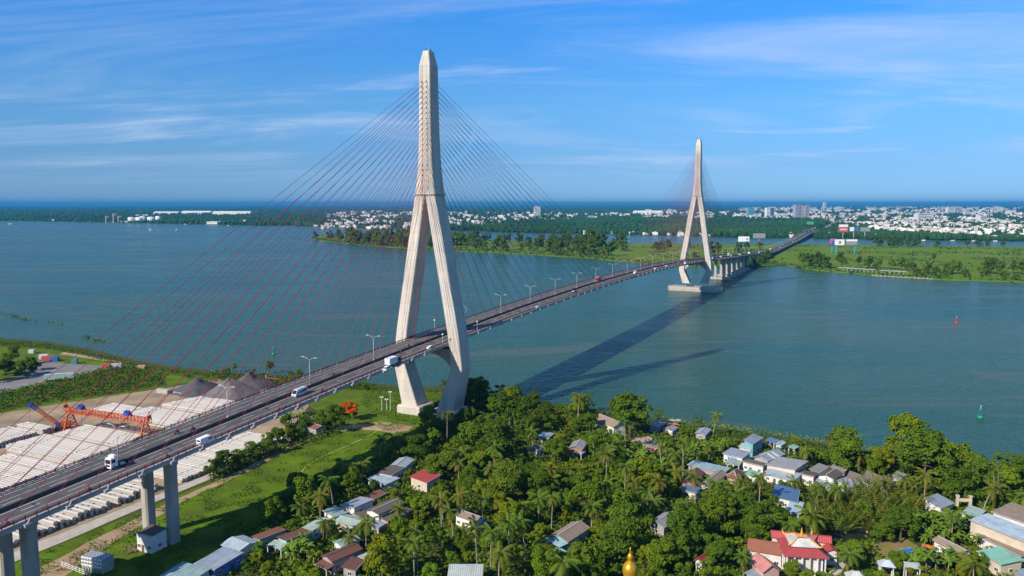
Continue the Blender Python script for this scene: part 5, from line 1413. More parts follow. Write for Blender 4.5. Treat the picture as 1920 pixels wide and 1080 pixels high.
# ================================================================== bridge furniture and traffic
M_lampst = mat('lamp_steel', (.52, .53, .54), .5)
lamp_pole = MB().tube([(0, 0, 0), (0, 0, 4.5), (0, 0, 8.8)], [.12, .095, .07], 8).mesh('pole', True); lamp_pole.materials.append(M_lampst)
arm_me = MB().tube([(0, 0, 8.7), (0, .7, 9.4), (0, 1.7, 9.85), (0, 2.5, 9.95)], [.07, .06, .055, .05], 6).mesh('arm', True); arm_me.materials.append(M_lampst)
head_me = MB().loft([[(-.16, 2.2, 9.88), (.16, 2.2, 9.88), (.16, 2.2, 10.06), (-.16, 2.2, 10.06)], [(-.24, 3.0, 9.9), (.24, 3.0, 9.9), (.22, 3.0, 10.08), (-.22, 3.0, 10.08)], [(-.12, 3.5, 9.95), (.12, 3.5, 9.95), (.1, 3.5, 10.05), (-.1, 3.5, 10.05)]]).mesh('lamp_head'); head_me.materials.append(M_lampst)
base_me = MB().box((0, 0, .25), (.5, .5, .5)).mesh('base'); base_me.materials.append(M_conc2)
ORD = ['first', 'second', 'third', 'fourth', 'fifth', 'sixth', 'seventh', 'eighth', 'ninth', 'tenth', 'eleventh', 'twelfth', 'thirteenth', 'fourteenth', 'fifteenth', 'sixteenth', 'seventeenth', 'eighteenth', 'nineteenth', 'twentieth']
def lamp(s_, label, group=None):
    t = thing('street_lamp', label, 'street lamp', br(s_, 0, deck_z(s_) + 1.0), ROT_B, group)
    obj('pole', lamp_pole, None, t); obj('base', base_me, None, t)
    for k in (0, math.pi):
        a = obj('arm', arm_me, None, t); a.rotation_euler = (0, 0, k)
        h_ = obj('lamp_head', head_me, None, a)
s_ = -197.5; lam = []
while s_ < 2400:
    if abs(s_) > 7 and abs(s_ - SP2) > 7: lam.append(s_)
    s_ += 38.3
bef = [x for x in lam if x < 0]; mid_ = [x for x in lam if 0 < x < SP2]; aft = [x for x in lam if x > SP2]
for i, x in enumerate(reversed(bef)): lamp(x, 'double armed white street lamp on the median, %s this side of the near pylon' % ORD[i])
for i, x in enumerate(mid_): lamp(x, 'double armed white street lamp on the median, %s beyond the near pylon' % ORD[i])
for i, x in enumerate(aft):
    if i < 12: lamp(x, 'small white street lamp on the median, %s beyond the far pylon' % ORD[i])
    else: lamp(x, 'tiny white street lamp on the low far viaduct towards the city', 'street lamps on the low far viaduct')
for i, (s_, n_, lb) in enumerate(((-8, -10.6, 'left railing before the near pylon'), (-8, 10.6, 'right railing before the near pylon'), (20, -10.6, 'left railing beyond the near pylon'), (24, 10.6, 'right railing beyond the near pylon'))):
    t = thing('edge_lamp', 'short single lamp post at the ' + lb, 'street lamp', br(s_, n_, deck_z(s_) + .3), ROT_B)
    obj('pole', MB().tube([(0, 0, 0), (0, 0, 4.6)], [.12, .08], 6), M_galv, t); obj('lamp_head', MB().box((0, 0, 4.8), (.8, .6, .4)), M_white, t)

def deck_at(u, v, h=0.0):
    z = 30.0
    for _ in range(30):
        p = at(u, v, z + h); q = Vector((p.x, p.y)) - ORG; z = .5 * z + .5 * deck_z(q.dot(AX))
    return q.dot(AX), q.dot(NX)
M_tyre = mat('tyre_rubber', (.02, .02, .02), .9)
M_rim = mat('wheel_rim', (.45, .45, .46), .4, metal=.6)
M_carglass = mat('vehicle_glass', (.02, .028, .035), .08)
M_lamp = mat('lamp_glass', (.75, .74, .68), .2)
M_tail = mat('tail_lamp', (.40, .02, .02), .3)
def paint(k, c): return mat('paint_' + k, c, .28, spec=.5)
def wheel_mesh(r, w):
    mb = MB(); mb.loft([[(r * k * math.cos(a * .3927), y, r * k * math.sin(a * .3927)) for a in range(16)] for y, k in ((-w / 2, .88), (-w * .4, 1), (w * .4, 1), (w / 2, .88))])
    a = mb.mesh('wheel'); a.materials.append(M_tyre)
    mb = MB(); mb.loft([[(r * .58 * math.cos(a_ * .5236), y, r * .58 * math.sin(a_ * .5236)) for a_ in range(12)] for y in (-w * .53, w * .53)])
    b_ = mb.mesh('rim'); b_.materials.append(M_rim)
    return a, b_
WH = {k: wheel_mesh(*k) for k in ((.33, .22), (.5, .3), (.31, .1))}
def wheels(t, xs, y, k):
    for x in xs:
        for s2 in (-1, 1):
            o = obj('wheel', WH[k][0], None, t); o.location = (x, s2 * y, k[0]); obj('rim', WH[k][1], None, o)
def side_loft(mb, prof, w, tum=0.0, zt=None):
    """extrude a side profile across the width, leaning the upper points inwards"""
    rings = []
    zs = [p[1] for p in prof]; z0, z1 = min(zs), max(zs)
    for y in (-1, 1):
        rings.append([(x, y * (w / 2 - tum * max(0, (z - (zt if zt is not None else z0)) / (z1 - z0))), z) for x, z in prof])
    return mb.loft(rings)
def car(label, s_, n_, k, c, flip, suv=False):
    t = thing('car', label, 'car'); on_deck(t, s_, n_, .012, flip)
    h = 1.7 if suv else 1.45
    body = MB(); side_loft(body, [(-2.2, .3), (2.15, .3), (2.25, .6), (2.15, .82), (1.2, .98), (-2.1, 1.0), (-2.25, .7)], 1.78, .08, .6)
    obj('body', body, paint(k, c), t)
    cab = MB(); side_loft(cab, [(1.15, .99), (.45, h - .06), (.2, h), (-1.3, h), (-1.9 if not suv else -1.7, h - .12), (-2.05, 1.01)], 1.66, .2, 1.0)
    obj('roof', cab, paint(k, c), t)
    obj('windscreen', MB().add([(1.13, -.72, 1.03), (1.13, .72, 1.03), (.5, .6, h - .09), (.5, -.6, h - .09)], [(0, 1, 2, 3)]).add([(1.16, -.72, 1.03), (1.16, .72, 1.03), (.53, .6, h - .09), (.53, -.6, h - .09)], [(0, 1, 2, 3)]), M_carglass, t)
    obj('rear_window', MB().add([(-2.08, -.68, 1.05), (-2.08, .68, 1.05), (-1.92 if not suv else -1.76, .6, h - .16), (-1.92 if not suv else -1.76, -.6, h - .16)], [(3, 2, 1, 0)]), M_carglass, t)
    for y in (-1, 1):
        obj('side_window', MB().add([(.9, y * .835, 1.06), (.42, y * .715, h - .12), (-1.35, y * .715, h - .12), (-1.8, y * .835, 1.06)], [(0, 1, 2, 3) if y > 0 else (3, 2, 1, 0)]), M_carglass, t)
        obj('headlight', MB().box((2.17, y * .66, .7), (.16, .36, .16)), M_lamp, t); obj('tail_light', MB().box((-2.2, y * .68, .8), (.14, .3, .2)), M_tail, t)
    wheels(t, (1.35, -1.35), .78, (.33, .22))
    return t
def van(label, s_, n_, k, c, flip, l=5.2, h=2.3, cargo=False):
    t = thing('van', label, 'van'); on_deck(t, s_, n_, .012, flip)
    a = l / 2
    b_ = MB(); side_loft(b_, [(-a, .35), (a, .35), (a + .05, .8), (a - .15, 1.1), (a - .95, h - .2), (a - 1.25, h), (-a + .1, h), (-a, h - .15)], 1.95, .16, 1.0); obj('body', b_, paint(k, c), t)
    obj('windscreen', MB().add([(a - .19, -.82, 1.17), (a - .19, .82, 1.17), (a - .93, .76, h - .24), (a - .93, -.76, h - .24)], [(0, 1, 2, 3)]), M_carglass, t).location = (.03, 0, .02)
    for y in (-1, 1):
        x1 = a - 2.3 if cargo else -a + .4
        obj('side_window', MB().add([(a - .7, y * .96, 1.25), (a - 1.2, y * .88, h - .35), (x1, y * .88, h - .35), (x1, y * .96, 1.25)], [(0, 1, 2, 3) if y > 0 else (3, 2, 1, 0)]), M_carglass, t)
        obj('headlight', MB().box((a - .02, y * .75, .85), (.2, .35, .22)), M_lamp, t); obj('tail_light', MB().box((-a, y * .85, 1.0), (.08, .16, .5)), M_tail, t)
    obj('rear_window', MB().box((-a + .02, 0, h - .65), (.06, 1.4, .5)), M_carglass, t)
    wheels(t, (a - .95, -a + 1.0), .86, (.33, .22))
    return t
def truck(label, s_, n_, cabk, cabc, flip, box=None, boxk='white', l=7.5, boxc=(.8, .8, .79)):
    t = thing('truck', label, 'truck'); on_deck(t, s_, n_, .012, flip)
    a = l / 2
    b_ = MB(); side_loft(b_, [(a - 2.0, .6), (a, .6), (a + .05, 1.5), (a - .12, 2.9), (a - .5, 3.1), (a - 2.0, 3.2)], 2.4, .1, 1.6); cb = obj('cab', b_, paint(cabk, cabc), t)
    obj('windscreen', MB().add([(a + .045, -1.02, 1.65), (a + .045, 1.02, 1.65), (a - .1, .98, 2.75), (a - .1, -.98, 2.75)], [(0, 1, 2, 3)]), M_carglass, cb).location = (.02, 0, 0)
    obj('grille', MB().box((a + .06, 0, 1.1), (.08, 1.5, .6)), M_dark, cb); obj('bumper', MB().box((a + .02, 0, .65), (.3, 2.42, .35)), paint(cabk, cabc), cb)
    for y in (-1, 1):
        obj('side_window', MB().box((a - .85, y * 1.17, 2.25), (1.0, .08, .8)), M_carglass, cb); obj('mirror', MB().box((a - .1, y * 1.42, 2.3), (.12, .25, .6)), M_dark, cb)
        obj('headlight', MB().box((a + .06, y * .95, .9), (.1, .4, .22)), M_lamp, cb)
    obj('chassis', MB().box((-.3, 0, .85), (l - 1.2, .95, .35)), M_dark, t)
    if box:
        z0, z1 = box
        obj('cargo_box', MB().box((-1.15, 0, (z0 + z1) / 2), (l - 2.5, 2.45, z1 - z0)), paint(boxk, boxc), t)
        for y in (-1, 1):
            for z_ in (z0 + .04, z1 - .04): obj('box_trim', MB().box((-1.15, y * 1.235, z_), (l - 2.5, .05, .1)), M_galv, t)
        obj('rear_door', MB().box((-1.15 - (l - 2.5) / 2 - .03, 0, (z0 + z1) / 2), (.05, 2.3, z1 - z0 - .2)), paint(boxk, boxc), t)
    else:
        obj('sleeper_fairing', MB().box((a - 1.6, 0, 3.35), (.9, 2.2, .5)), paint(cabk, cabc), cb); obj('fifth_wheel', MB().box((-a + 1.6, 0, 1.15), (1.2, 1.0, .2)), M_dark, t)
        obj('side_tank', MB().box((-.1, 1.0, .8), (1.2, .5, .6)), M_galv, t)
    wheels(t, (a - .9, -a + 1.1) + ((-a + 2.3,) if l > 6 else ()), 1.08, (.5, .3))
    return t
W_ = (.80, .80, .79)
def put(f, label, u, v, *a, **k):
    s_, n_ = deck_at(u, v); return f(label, s_, n_, *a, **k)
put(truck, 'white tractor truck without trailer heading towards the camera', 224, 873, 'white', W_, True, l=6.4)
put(van, 'white panel van driving away past the hedge row', 386, 832, 'white', W_, False, 5.0, 2.3, True)
put(van, 'silver passenger van heading towards the camera', 562, 741, 'silver', (.52, .55, .60), True, 6.0, 2.5)
put(truck, 'white box truck driving away just before the near pylon', 737, 686, 'dkred', (.25, .05, .05), False, (1.2, 3.7), l=7.8)
put(car, 'white hatchback with red tail lights beside the white box truck', 727, 694, 'white', W_, False, True)
put(car, 'white car passing between the legs of the near pylon', 808, 654, 'white', W_, False)
put(truck, 'red truck on the middle of the main span', 1121, 528, 'red', (.50, .06, .05), True, (1.2, 3.6), 'redbox', l=9, boxc=(.50, .10, .09))
put(car, 'small blue white car on the main span beyond the near pylon', 1009, 578, 'paleblue', (.55, .66, .76), False)
put(car, 'dark car on the main span left of the red truck', 1077, 548, 'dark', (.03, .03, .035), False)
put(van, 'white van on the main span beyond the red truck', 1191, 513, 'white', W_, True, 5.2, 2.2)
put(car, 'white car on the main span, nearest of the three before the far pylon', 1229, 505, 'white', W_, True)
put(car, 'white car on the main span, middle of the three before the far pylon', 1250, 500, 'white', W_, False)
put(van, 'white van reaching the far pylon', 1285, 495, 'white', W_, False, 5.2, 2.3)
put(car, 'red brown car just before the far pylon', 1273, 494, 'redbrown', (.28, .08, .06), True)
far_v = [(640, 3.5, 0), (668, -4, 0), (690, 4.5, 1), (724, -3, 0), (760, 5, 1), (800, -5, 2), (850, 3.5, 0), (880, -3.5, 1), (930, 4, 2), (990, -5, 0), (1040, 3.6, 0), (1110, -4, 1), (1180, 4, 0), (1260, -4, 2), (1350, 4.5, 1), (1480, -4, 0), (1620, 4, 1), (1750, -4, 0)]
for i, (s_, n_, k) in enumerate(far_v):
    lb = ['white car', 'silver grey van', 'pale box truck'][k] + ' on the viaduct beyond the far pylon, %s vehicle from it' % ORD[i]
    if k == 0: car(lb, s_, n_, 'white', W_, n_ < 0)
    elif k == 1: van(lb, s_, n_, 'silver', (.52, .55, .60), n_ < 0)
    else: truck(lb, s_, n_, 'white', W_, n_ < 0, (1.2, 3.6))

# motorbikes with riders: one continuous body grown from a seated skeleton
def skin_body(name, joints, edges):
    me = bpy.data.meshes.new(name); me.from_pydata([j[:3] for j in joints], edges, [])
    o = bpy.data.objects.new(name, me); col.objects.link(o)
    sk = o.modifiers.new('skin', 'SKIN'); sk.use_smooth_shade = True
    for i, j in enumerate(joints):
        sv = me.skin_vertices[0].data[i]; sv.radius = (j[3], j[3]); sv.use_root = (i == 0)
    sub = o.modifiers.new('sub', 'SUBSURF'); sub.levels = 1; sub.render_levels = 1
    dg = bpy.context.evaluated_depsgraph_get()
    out = bpy.data.meshes.new_from_object(o.evaluated_get(dg))
    bpy.data.objects.remove(o); out.name = name
    return out
J = [(-.15, 0, .86, .15), (-.08, 0, 1.08, .15), (.0, 0, 1.32, .17), (.04, 0, 1.46, .07), (.08, 0, 1.60, .10), (.09, 0, 1.72, .09),
     (.02, .2, 1.36, .075), (.16, .28, 1.16, .055), (.42, .30, 1.10, .04), (.50, .30, 1.10, .045), (.02, -.2, 1.36, .075), (.16, -.28, 1.16, .055), (.42, -.30, 1.10, .04), (.50, -.30, 1.10, .045),
     (-.08, .12, .82, .11), (.30, .17, .74, .085), (.18, .16, .36, .06), (.34, .16, .32, .045), (-.08, -.12, .82, .11), (.30, -.17, .74, .085), (.18, -.16, .36, .06), (.34, -.16, .32, .045)]
E_ = [(0, 1), (1, 2), (2, 3), (3, 4), (4, 5), (2, 6), (6, 7), (7, 8), (8, 9), (2, 10), (10, 11), (11, 12), (12, 13), (0, 14), (14, 15), (15, 16), (16, 17), (0, 18), (18, 19), (19, 20), (20, 21)]
rider_me = skin_body('body', J, E_)
helm_me = MB().lathe([(.05, -.14), (.13, -.10), (.15, 0), (.12, .1), (.04, .15)], (.085, 0, 1.70), 10).mesh('helmet', True)
jack_me = MB().loft([[(x - .02 + cx, y, z) for x, y in ((-.19 * k, -.14 * k), (.17 * k, -.14 * k), (.2 * k, 0), (.17 * k, .14 * k), (-.19 * k, .14 * k), (-.21 * k, 0))] for z, k, cx in ((.84, .95, -.13), (1.1, 1.0, -.06), (1.33, 1.15, .0), (1.42, .7, .02))]).mesh('jacket', True)
bike_me = MB().tube([(-.6, 0, .55), (-.1, 0, .5), (.3, 0, .62), (.5, 0, .95)], [.12, .15, .13, .08], 6).box((-.3, 0, .76), (.75, .26, .12)).tube([(.48, 0, .95), (.64, 0, .32)], .045, 5).bar((.44, -.32, 1.05), (.44, .32, 1.05), .05).box((.45, 0, .98), (.2, .24, .22)).mesh('frame', False)
def motorbike(label, plabel, s_, n_, flip, jc, bc, hc):
    t = thing('motorbike', label, 'motorbike'); on_deck(t, s_, n_, .012, flip)
    m = mat('bike_%d' % int(bc[0] * 1000 + bc[2] * 10), bc, .4)
    f = bpy.data.objects.new('frame', bike_me.copy()); f.data.materials.append(m); col.objects.link(f); f.parent = t
    for x in (-.62, .64):
        o = obj('wheel', WH[(.31, .1)][0], None, t); o.location = (x, 0, .31); obj('rim', WH[(.31, .1)][1], None, o)
    p = thing('person', plabel, 'person'); on_deck(p, s_, n_, .012, flip)
    me = rider_me.copy(); me.materials.clear(); me.materials.append(mat('dark_trousers', (.06, .055, .06), .9)); obj('body', me, None, p)
    me = helm_me.copy(); me.materials.append(mat('helmet_%d' % int(hc[0] * 1000 + hc[2] * 10), hc, .3)); obj('helmet', me, None, p)
    me = jack_me.copy(); me.materials.append(mat('jacket_%d' % int(jc[0] * 1000 + jc[2] * 10), jc, .9)); obj('jacket', me, None, p)
REDJ, DKJ, TEAL, WHJ = (.50, .04, .05), (.05, .05, .07), (.08, .32, .36), (.6, .6, .6)
BK = [((20, 990), REDJ, 'rider in a red jacket at the bottom left of the deck', 0), ((179, 926), REDJ, 'rider in a red jacket near the second pier of the deck', 0), ((320, 862), DKJ, 'rider in a dark jacket close to the right railing past the pier', 0), ((332, 813), DKJ, 'dark rider opposite the white van, nearer one', 1), ((362, 808), DKJ, 'dark rider opposite the white van, farther one', 1), ((556, 770), TEAL, 'rider in a teal jacket level with the silver van', 0), ((543, 775), REDJ, 'rider in red close behind the teal rider', 0), ((631, 741), DKJ, 'dark rider by the right railing below the gravel heap', 0), ((626, 705), REDJ, 'red rider by the left railing before the box truck', 1), ((752, 663), DKJ, 'dark rider left of the white box truck', 1), ((767, 650), REDJ, 'red rider at the left leg of the near pylon', 1), ((806, 642), DKJ, 'dark rider beyond the double lamp at the near pylon', 1), ((940, 612), WHJ, 'pale rider on the main span just beyond the near pylon', 0)]
for (u, v), jc, lb, fl in BK:
    s_, n_ = deck_at(u, v)
    n_ = max(-9.0, min(9.0, n_))
    if abs(n_) < 1.2: n_ = 1.8 if fl == 0 else -1.8
    motorbike('motorbike of the ' + lb, lb, s_, n_, bool(fl), jc, (.05, .05, .06) if jc != DKJ else (.30, .03, .03), jc if jc == REDJ else (.1, .1, .12))

# buoys
def buoy(label, u, v, k, c):
    p = at(u, v, 0.0); t = thing('buoy', label, 'buoy', p)
    m = mat('buoy_' + k, c, .5)
    obj('float', MB().lathe([(.6, -.6), (1.25, -.3), (1.3, .5), (.9, .8)], (0, 0, 0), 14), m, t, False, True)
    mb = MB()
    for a in range(4):
        x, y = math.cos(a * 1.571), math.sin(a * 1.571); mb.bar((x * .8, y * .8, .7), (x * .25, y * .25, 3.6), .14)
    mb.bar((-.6, 0, 1.9), (.6, 0, 1.9), .1); mb.bar((0, -.6, 1.9), (0, .6, 1.9), .1); obj('tower', mb, m, t)
    obj('topmark', MB().lathe([(.5, 3.4), (.5, 4.2), (.1, 5.0)], (0, 0, 0), 10), m, t); obj('lantern', MB().lathe([(.15, 5.0), (.18, 5.4), (.05, 5.6)], (0, 0, 0), 8), M_white, t)
buoy('red navigation buoy on the open water at the right', 1793, 606, 'red', (.55, .03, .06))
buoy('green navigation buoy on the water near the village shore', 1838, 783, 'green', (.02, .26, .16))
buoy('green navigation buoy seen through the cables at the left', 513, 664, 'green', (.02, .26, .16))
# ================================================================== island and far shore
rnd = random.Random(5)
isle = [(p.x, p.y) for p in [at(u, v, 1.0) for u, v in isle_px + isle_back]]
FMARKS = [(600, 440, 'left tip of the island'), (700, 445, 'wooded end of the island'), (800, 450, 'near pylon'), (930, 460, 'gap beyond the near pylon'), (1005, 400, 'lone white tower'), (1110, 465, 'tall island grove'), (1210, 400, 'white depot'), (1315, 450, 'far pylon'), (1395, 448, 'blue posted billboard'), (1406, 398, 'teal glass tower'), (1443, 398, 'dark blue tower'), (1500, 395, 'large grey apartment block'), (1545, 386, 'small horizon tower'), (1520, 440, 'far viaduct'), (1582, 430, 'red billboard'), (1585, 455, 'wide island billboard'), (1640, 508, 'jetty sheds'), (1700, 520, 'low jetty'), (1730, 408, 'tall white town block'), (1788, 394, 'long hospital like block'), (1839, 410, 'white office block'), (1853, 394, 'white arched bridge'), (1793, 470, 'island meadow above the red buoy'), (1890, 510, 'right end of the island'), (1530, 500, 'island shore under the viaduct'), (1700, 440, 'right hand waterfront'), (1870, 440, 'far right waterfront'), (650, 425, 'waterfront left of the near pylon'), (720, 410, 'town behind the cables'), (880, 410, 'town right of the near pylon'), (270, 410, 'storage tanks')]
FUSED = {}
def fwhere(p, noun):
    u, v = photo((p[0], p[1], p[2] + 6))
    m = min(FMARKS, key=lambda k: (k[0] - u) ** 2 + 9 * (k[1] - v) ** 2)
    du, dv = u - m[0], 3 * (v - m[1]); d_ = math.hypot(du, dv)
    return '%s %s%s the %s' % (noun, 'close ' if d_ < 22 else 'far ' if d_ > 60 else '', ('right of' if du > 0 else 'left of') if abs(du) > abs(dv) else ('below' if dv > 0 else 'above'), m[2])
def isle_tree(u, v, sc, lab, tone=None, zs=1.0):
    p = at(u, v, 1.0)
    if not inside(p, isle): return
    tone = tone or rnd.choice(('dark', 'dark', 'mid', 'mid', 'bright'))
    g_ = lab; lab = fwhere(p, ('big ' if sc > 1.5 else 'small ' if sc < 1.05 else '') + {'dark': 'dark ', 'mid': 'green ', 'bright': 'bright green '}[tone] + 'island tree')
    t = tree(FARTREE, rnd.randrange(4), p, lab, sc * 1.7, rnd.uniform(0, 6), tone, 'island_tree', g_, zs)
for _ in range(70): isle_tree(rnd.uniform(583, 870), rnd.triangular(445, 469, 462), rnd.uniform(1.1, 2.0), 'tall tree in the wooded left end of the island')
for _ in range(80): isle_tree(rnd.uniform(586, 790), rnd.uniform(447, 466), rnd.uniform(1.2, 2.0), 'tall tree in the wooded left end of the island')
for _ in range(70): isle_tree(rnd.uniform(860, 1180), rnd.choice((rnd.uniform(450, 458), rnd.uniform(455, 480), rnd.uniform(468, 482))), rnd.uniform(.9, 1.8), 'tree on the island between the two pylons')
for u, v, sc in ((1108, 470, 2.6), (1120, 472, 2.2), (1098, 472, 2.0), (1130, 468, 2.0), (1083, 468, 1.8), (1035, 475, 1.8), (1010, 472, 1.8), (940, 470, 1.9), (900, 468, 1.8), (1240, 468, 1.3), (1253, 470, 1.4), (1230, 472, 1.2), (1160, 455, 1.4), (1140, 452, 1.5)):
    isle_tree(u, v, sc, 'tall tree on the island meadow left of the far pylon', 'dark')
for u, v, sc in ((1330, 480, 1.6), (1345, 478, 1.4), (1385, 476, 1.3), (1290, 465, 1.2), (1350, 458, 1.3), (1400, 470, 1.1), (1425, 468, 1.0), (1305, 492, 1.0), (1430, 496, 1.1), (1420, 500, 1.0), (1395, 500, 1.0), (1440, 492, 1.2)):
    isle_tree(u, v, sc, 'tree near the far pylon on the island', 'dark')
for u, v, sc in ((1505, 498, 1.5), (1515, 500, 1.6), (1530, 502, 1.7), (1545, 503, 1.6), (1500, 490, 1.0), (1520, 494, 1.2), (1540, 496, 1.2), (1575, 492, 1.2), (1580, 495, 1.0), (1610, 497, 1.0), (1630, 502, 1.2), (1648, 503, 1.0), (1672, 505, 1.1), (1690, 506, 1.2), (1700, 508, 1.0), (1712, 510, 1.0), (1740, 512, 1.0), (1750, 490, 1.0), (1785, 513, 1.5), (1796, 514, 1.2), (1775, 515, 1.0), (1850, 512, 1.5), (1862, 514, 1.5), (1875, 516, 1.3), (1900, 512, 1.2), (1915, 515, 1.3), (1840, 517, 1.0), (1755, 518, 1.0), (1735, 519, .9), (1720, 518, .9), (1770, 521, .8), (1810, 520, .9), (1885, 522, .8), (1905, 525, .8), (1640, 508, .8)):
    isle_tree(u, v, sc * .85, 'tree along the right hand shore of the island')
for _ in range(26): isle_tree(rnd.uniform(1640, 1920), rnd.uniform(459.5, 463.5), rnd.uniform(.8, 1.5), 'tree on the back edge of the island meadow', 'dark')
leafmass('island_scrub', [(p[0], p[1]) for p in isle], .011, 2.6, 3.4, mat('island_scrub_leaf', (.075, .140, .018), .8, .6, .012, color2=(.035, .080, .012), spec=.03), 'low scrub and reeds over the island meadow', 'scrub', 60.0, 1.0, lambda x, y: noise.noise(Vector((x / 90, y / 90, 7))) < .02)
rim = [at(u, v, 0) for u, v in isle_px]
mb = MB()
for i in range(len(rim) - 1):
    a, c = rim[i], rim[i + 1]
    for _ in range(int((c - a).length / 1.3)):
        p = a.lerp(c, rnd.random()); q = p + Vector((rnd.uniform(-5, 5), rnd.uniform(0, 30), rnd.uniform(.8, 3.8)))
        if inside(q, isle): leafquad(mb, q, (rv() + Vector((0, -.5, .6))).normalized(), rnd.uniform(2, 4))
tag(obj('island_shore_reeds', mb, mat('reed_leaf', (.070, .130, .016), .8, .5, .02, color2=(.035, .075, .012), spec=.03)), 'dense reeds lining the island shore', 'reeds', kind='stuff')

# far wood: low faceted clumps out to where single crowns can no longer be told apart
mainland = [(p[0], p[1]) for p in shore_m] + [(60000, 6000), (60000, 30000), (-60000, 30000), (-60000, 9000)]
CITY = [[(615, 400), (700, 397), (760, 398), (1180, 401), (1180, 408), (1000, 416), (780, 430), (600, 430)], [(1190, 394), (1420, 398), (1420, 412), (1200, 410)], [(1380, 391), (1660, 388), (1920, 389), (1930, 447), (1750, 440), (1640, 434), (1570, 422), (1530, 412), (1400, 413)]]
mb = MB()
def clump(p, r, h):
    n = 5; o = len(mb.v); a0 = rnd.uniform(0, 6)
    for k, (rr, zz) in enumerate(((1.0, .15), (.85, .7))):
        for i in range(n):
            a = a0 + 6.283 * (i + .5 * k) / n; q = r * rr * rnd.uniform(.75, 1.2)
            mb.v.append((p.x + math.cos(a) * q, p.y + math.sin(a) * q, 1.0 + h * zz * rnd.uniform(.85, 1.1)))
    mb.v.append((p.x, p.y, 1.0 + h))
    for i in range(n):
        j = (i + 1) % n
        mb.f += [(o + i, o + j, o + n + i), (o + j, o + n + j, o + n + i), (o + n + i, o + n + j, o + 2 * n)]
def in_city(u, v): return any(inside((u, v), c) for c in CITY)
for _ in range(52000):
    u = rnd.uniform(-40, 1960); v = 386 + 68 * rnd.random() ** 1.15
    p = at(u, v, 1.0)
    if not inside(p, mainland): continue
    if in_city(u, v) and rnd.random() < .78: continue
    q = Vector((p.x, p.y)) - ORG
    if abs(q.dot(NX)) < 22 and q.dot(AX) > 1500: continue
    d_ = p.y
    kk = noise.noise(Vector((p.x / 260, p.y / 420, 1.7))) + .5 * noise.noise(Vector((p.x / 90, p.y / 140, 4.1)))
    if kk < -.32 and rnd.random() < .75: continue
    r = max(6.0, d_ * .0018) * rnd.uniform(.55, 1.6); clump(p, r, (rnd.uniform(7, 15) + d_ * .0006) * max(.5, 1 + .8 * kk))
tag(obj('far_wood', mb, mat('far_foliage', (.034, .092, .022), .9, .6, .0025, color2=(.012, .040, .012), spec=.03)), 'endless wood of dark trees on the far bank', 'wood', kind='stuff')

# ---- the far city
M_cw = mat('city_white', (.80, .77, .72), .8, .12, .02, objrand=.16)
M_cp = mat('city_pastel', (.62, .56, .48), .8, .25, .02, objrand=.2)
M_cr = mat('city_roof', (.36, .20, .15), .8, .3, .02)
M_cglass = mat('city_glass', (.06, .13, .20), .25)
def city_mesh(kind):
    mb = MB()
    if kind == 0: mb.box((0, 0, .5), (1, 1, 1)).box((.2, .1, 1.08), (.3, .4, .16)).box((0, -.48, 1.03), (1, .04, .06))
    elif kind == 1: mb.box((0, 0, .4), (1, 1, .8)).loft([[(-.52, -.52, .8), (.52, -.52, .8), (.52, .52, .8), (-.52, .52, .8)], [(-.52, -.02, 1.1), (.52, -.02, 1.1), (.52, .02, 1.1), (-.52, .02, 1.1)]])
    elif kind == 2: mb.box((-.25, 0, .5), (.5, 1, 1)).box((.25, 0, .36), (.5, .9, .72)).box((-.25, 0, 1.05), (.3, .5, .1))
    me = mb.mesh('city_building'); me.materials.append(M_cw if kind != 1 else M_cp); return me
CM = [city_mesh(k) for k in range(3)]
cand = []
ZONES = [(CITY[0], 470, 'white town building on the far bank between the pylons', (8, 16)), (CITY[1], 200, 'white city building on the far bank behind the far pylon', (9, 15)), (CITY[2], 1900, 'white city building beyond the island at the right', (7, 15))]
for zn, n_, lab, hh in ZONES:
    us, vs = [p[0] for p in zn], [p[1] for p in zn]; k = 0
    while k < n_:
        u = rnd.uniform(min(us), max(us)); v = min(vs) + (max(vs) - min(vs)) * rnd.random() ** 1.0
        if not inside((u, v), zn): continue
        p = at(u, v, 1.0)
        if noise.noise(Vector((u / 42, v / 6, 2.0))) + .6 * noise.noise(Vector((u / 13, v / 3, 5.0))) < -.08: k += .25; continue
        q = Vector((p.x, p.y)) - ORG
        if abs(q.dot(NX)) < 26: k += .3; continue
        f = p.y / FPX
        w = max(9, (rnd.uniform(1.6, 6.0) if rnd.random() < .88 else rnd.uniform(7, 15)) * f); dp = rnd.uniform(10, 22); h = max(rnd.uniform(*hh), rnd.uniform(1.6, 4.2) * f)
        cand.append((p, w, dp, min(h, 34), lab, w * h / p.y ** 2)); k += 1
# bank houses, strings of small ones at the waterline
for u0, v0, u1, v1, n_, lab in ((590, 425, 770, 431, 60, 'small house on the waterfront left of the near pylon'), (1600, 444, 1920, 449, 60, 'small house on the waterfront at the right across the back channel'), (1150, 438, 1330, 443, 24, 'small house on the waterfront behind the far pylon'), (80, 413, 240, 417, 14, 'small house on the far left waterfront'), (1450, 425, 1560, 446, 40, 'small house beside the far bridge head'), (1640, 424, 1760, 431, 44, 'white villa in the row right of the red billboard')):
    for _ in range(n_):
        t_ = rnd.random(); u = u0 + (u1 - u0) * rnd.random(); v = v0 + (v1 - v0) * (t_ if abs(v1 - v0) > 8 else (u - u0) / (u1 - u0)) + rnd.uniform(-1, .3)
        p = at(u, v, 1.0); q = Vector((p.x, p.y)) - ORG
        if abs(q.dot(NX)) < 26 or not inside(p, mainland): continue
        cand.append((p, rnd.uniform(9, 20), rnd.uniform(8, 14), rnd.uniform(5, 9), lab, 150 / p.y ** 2))
cand.sort(key=lambda c: -c[5])
restb = MB()
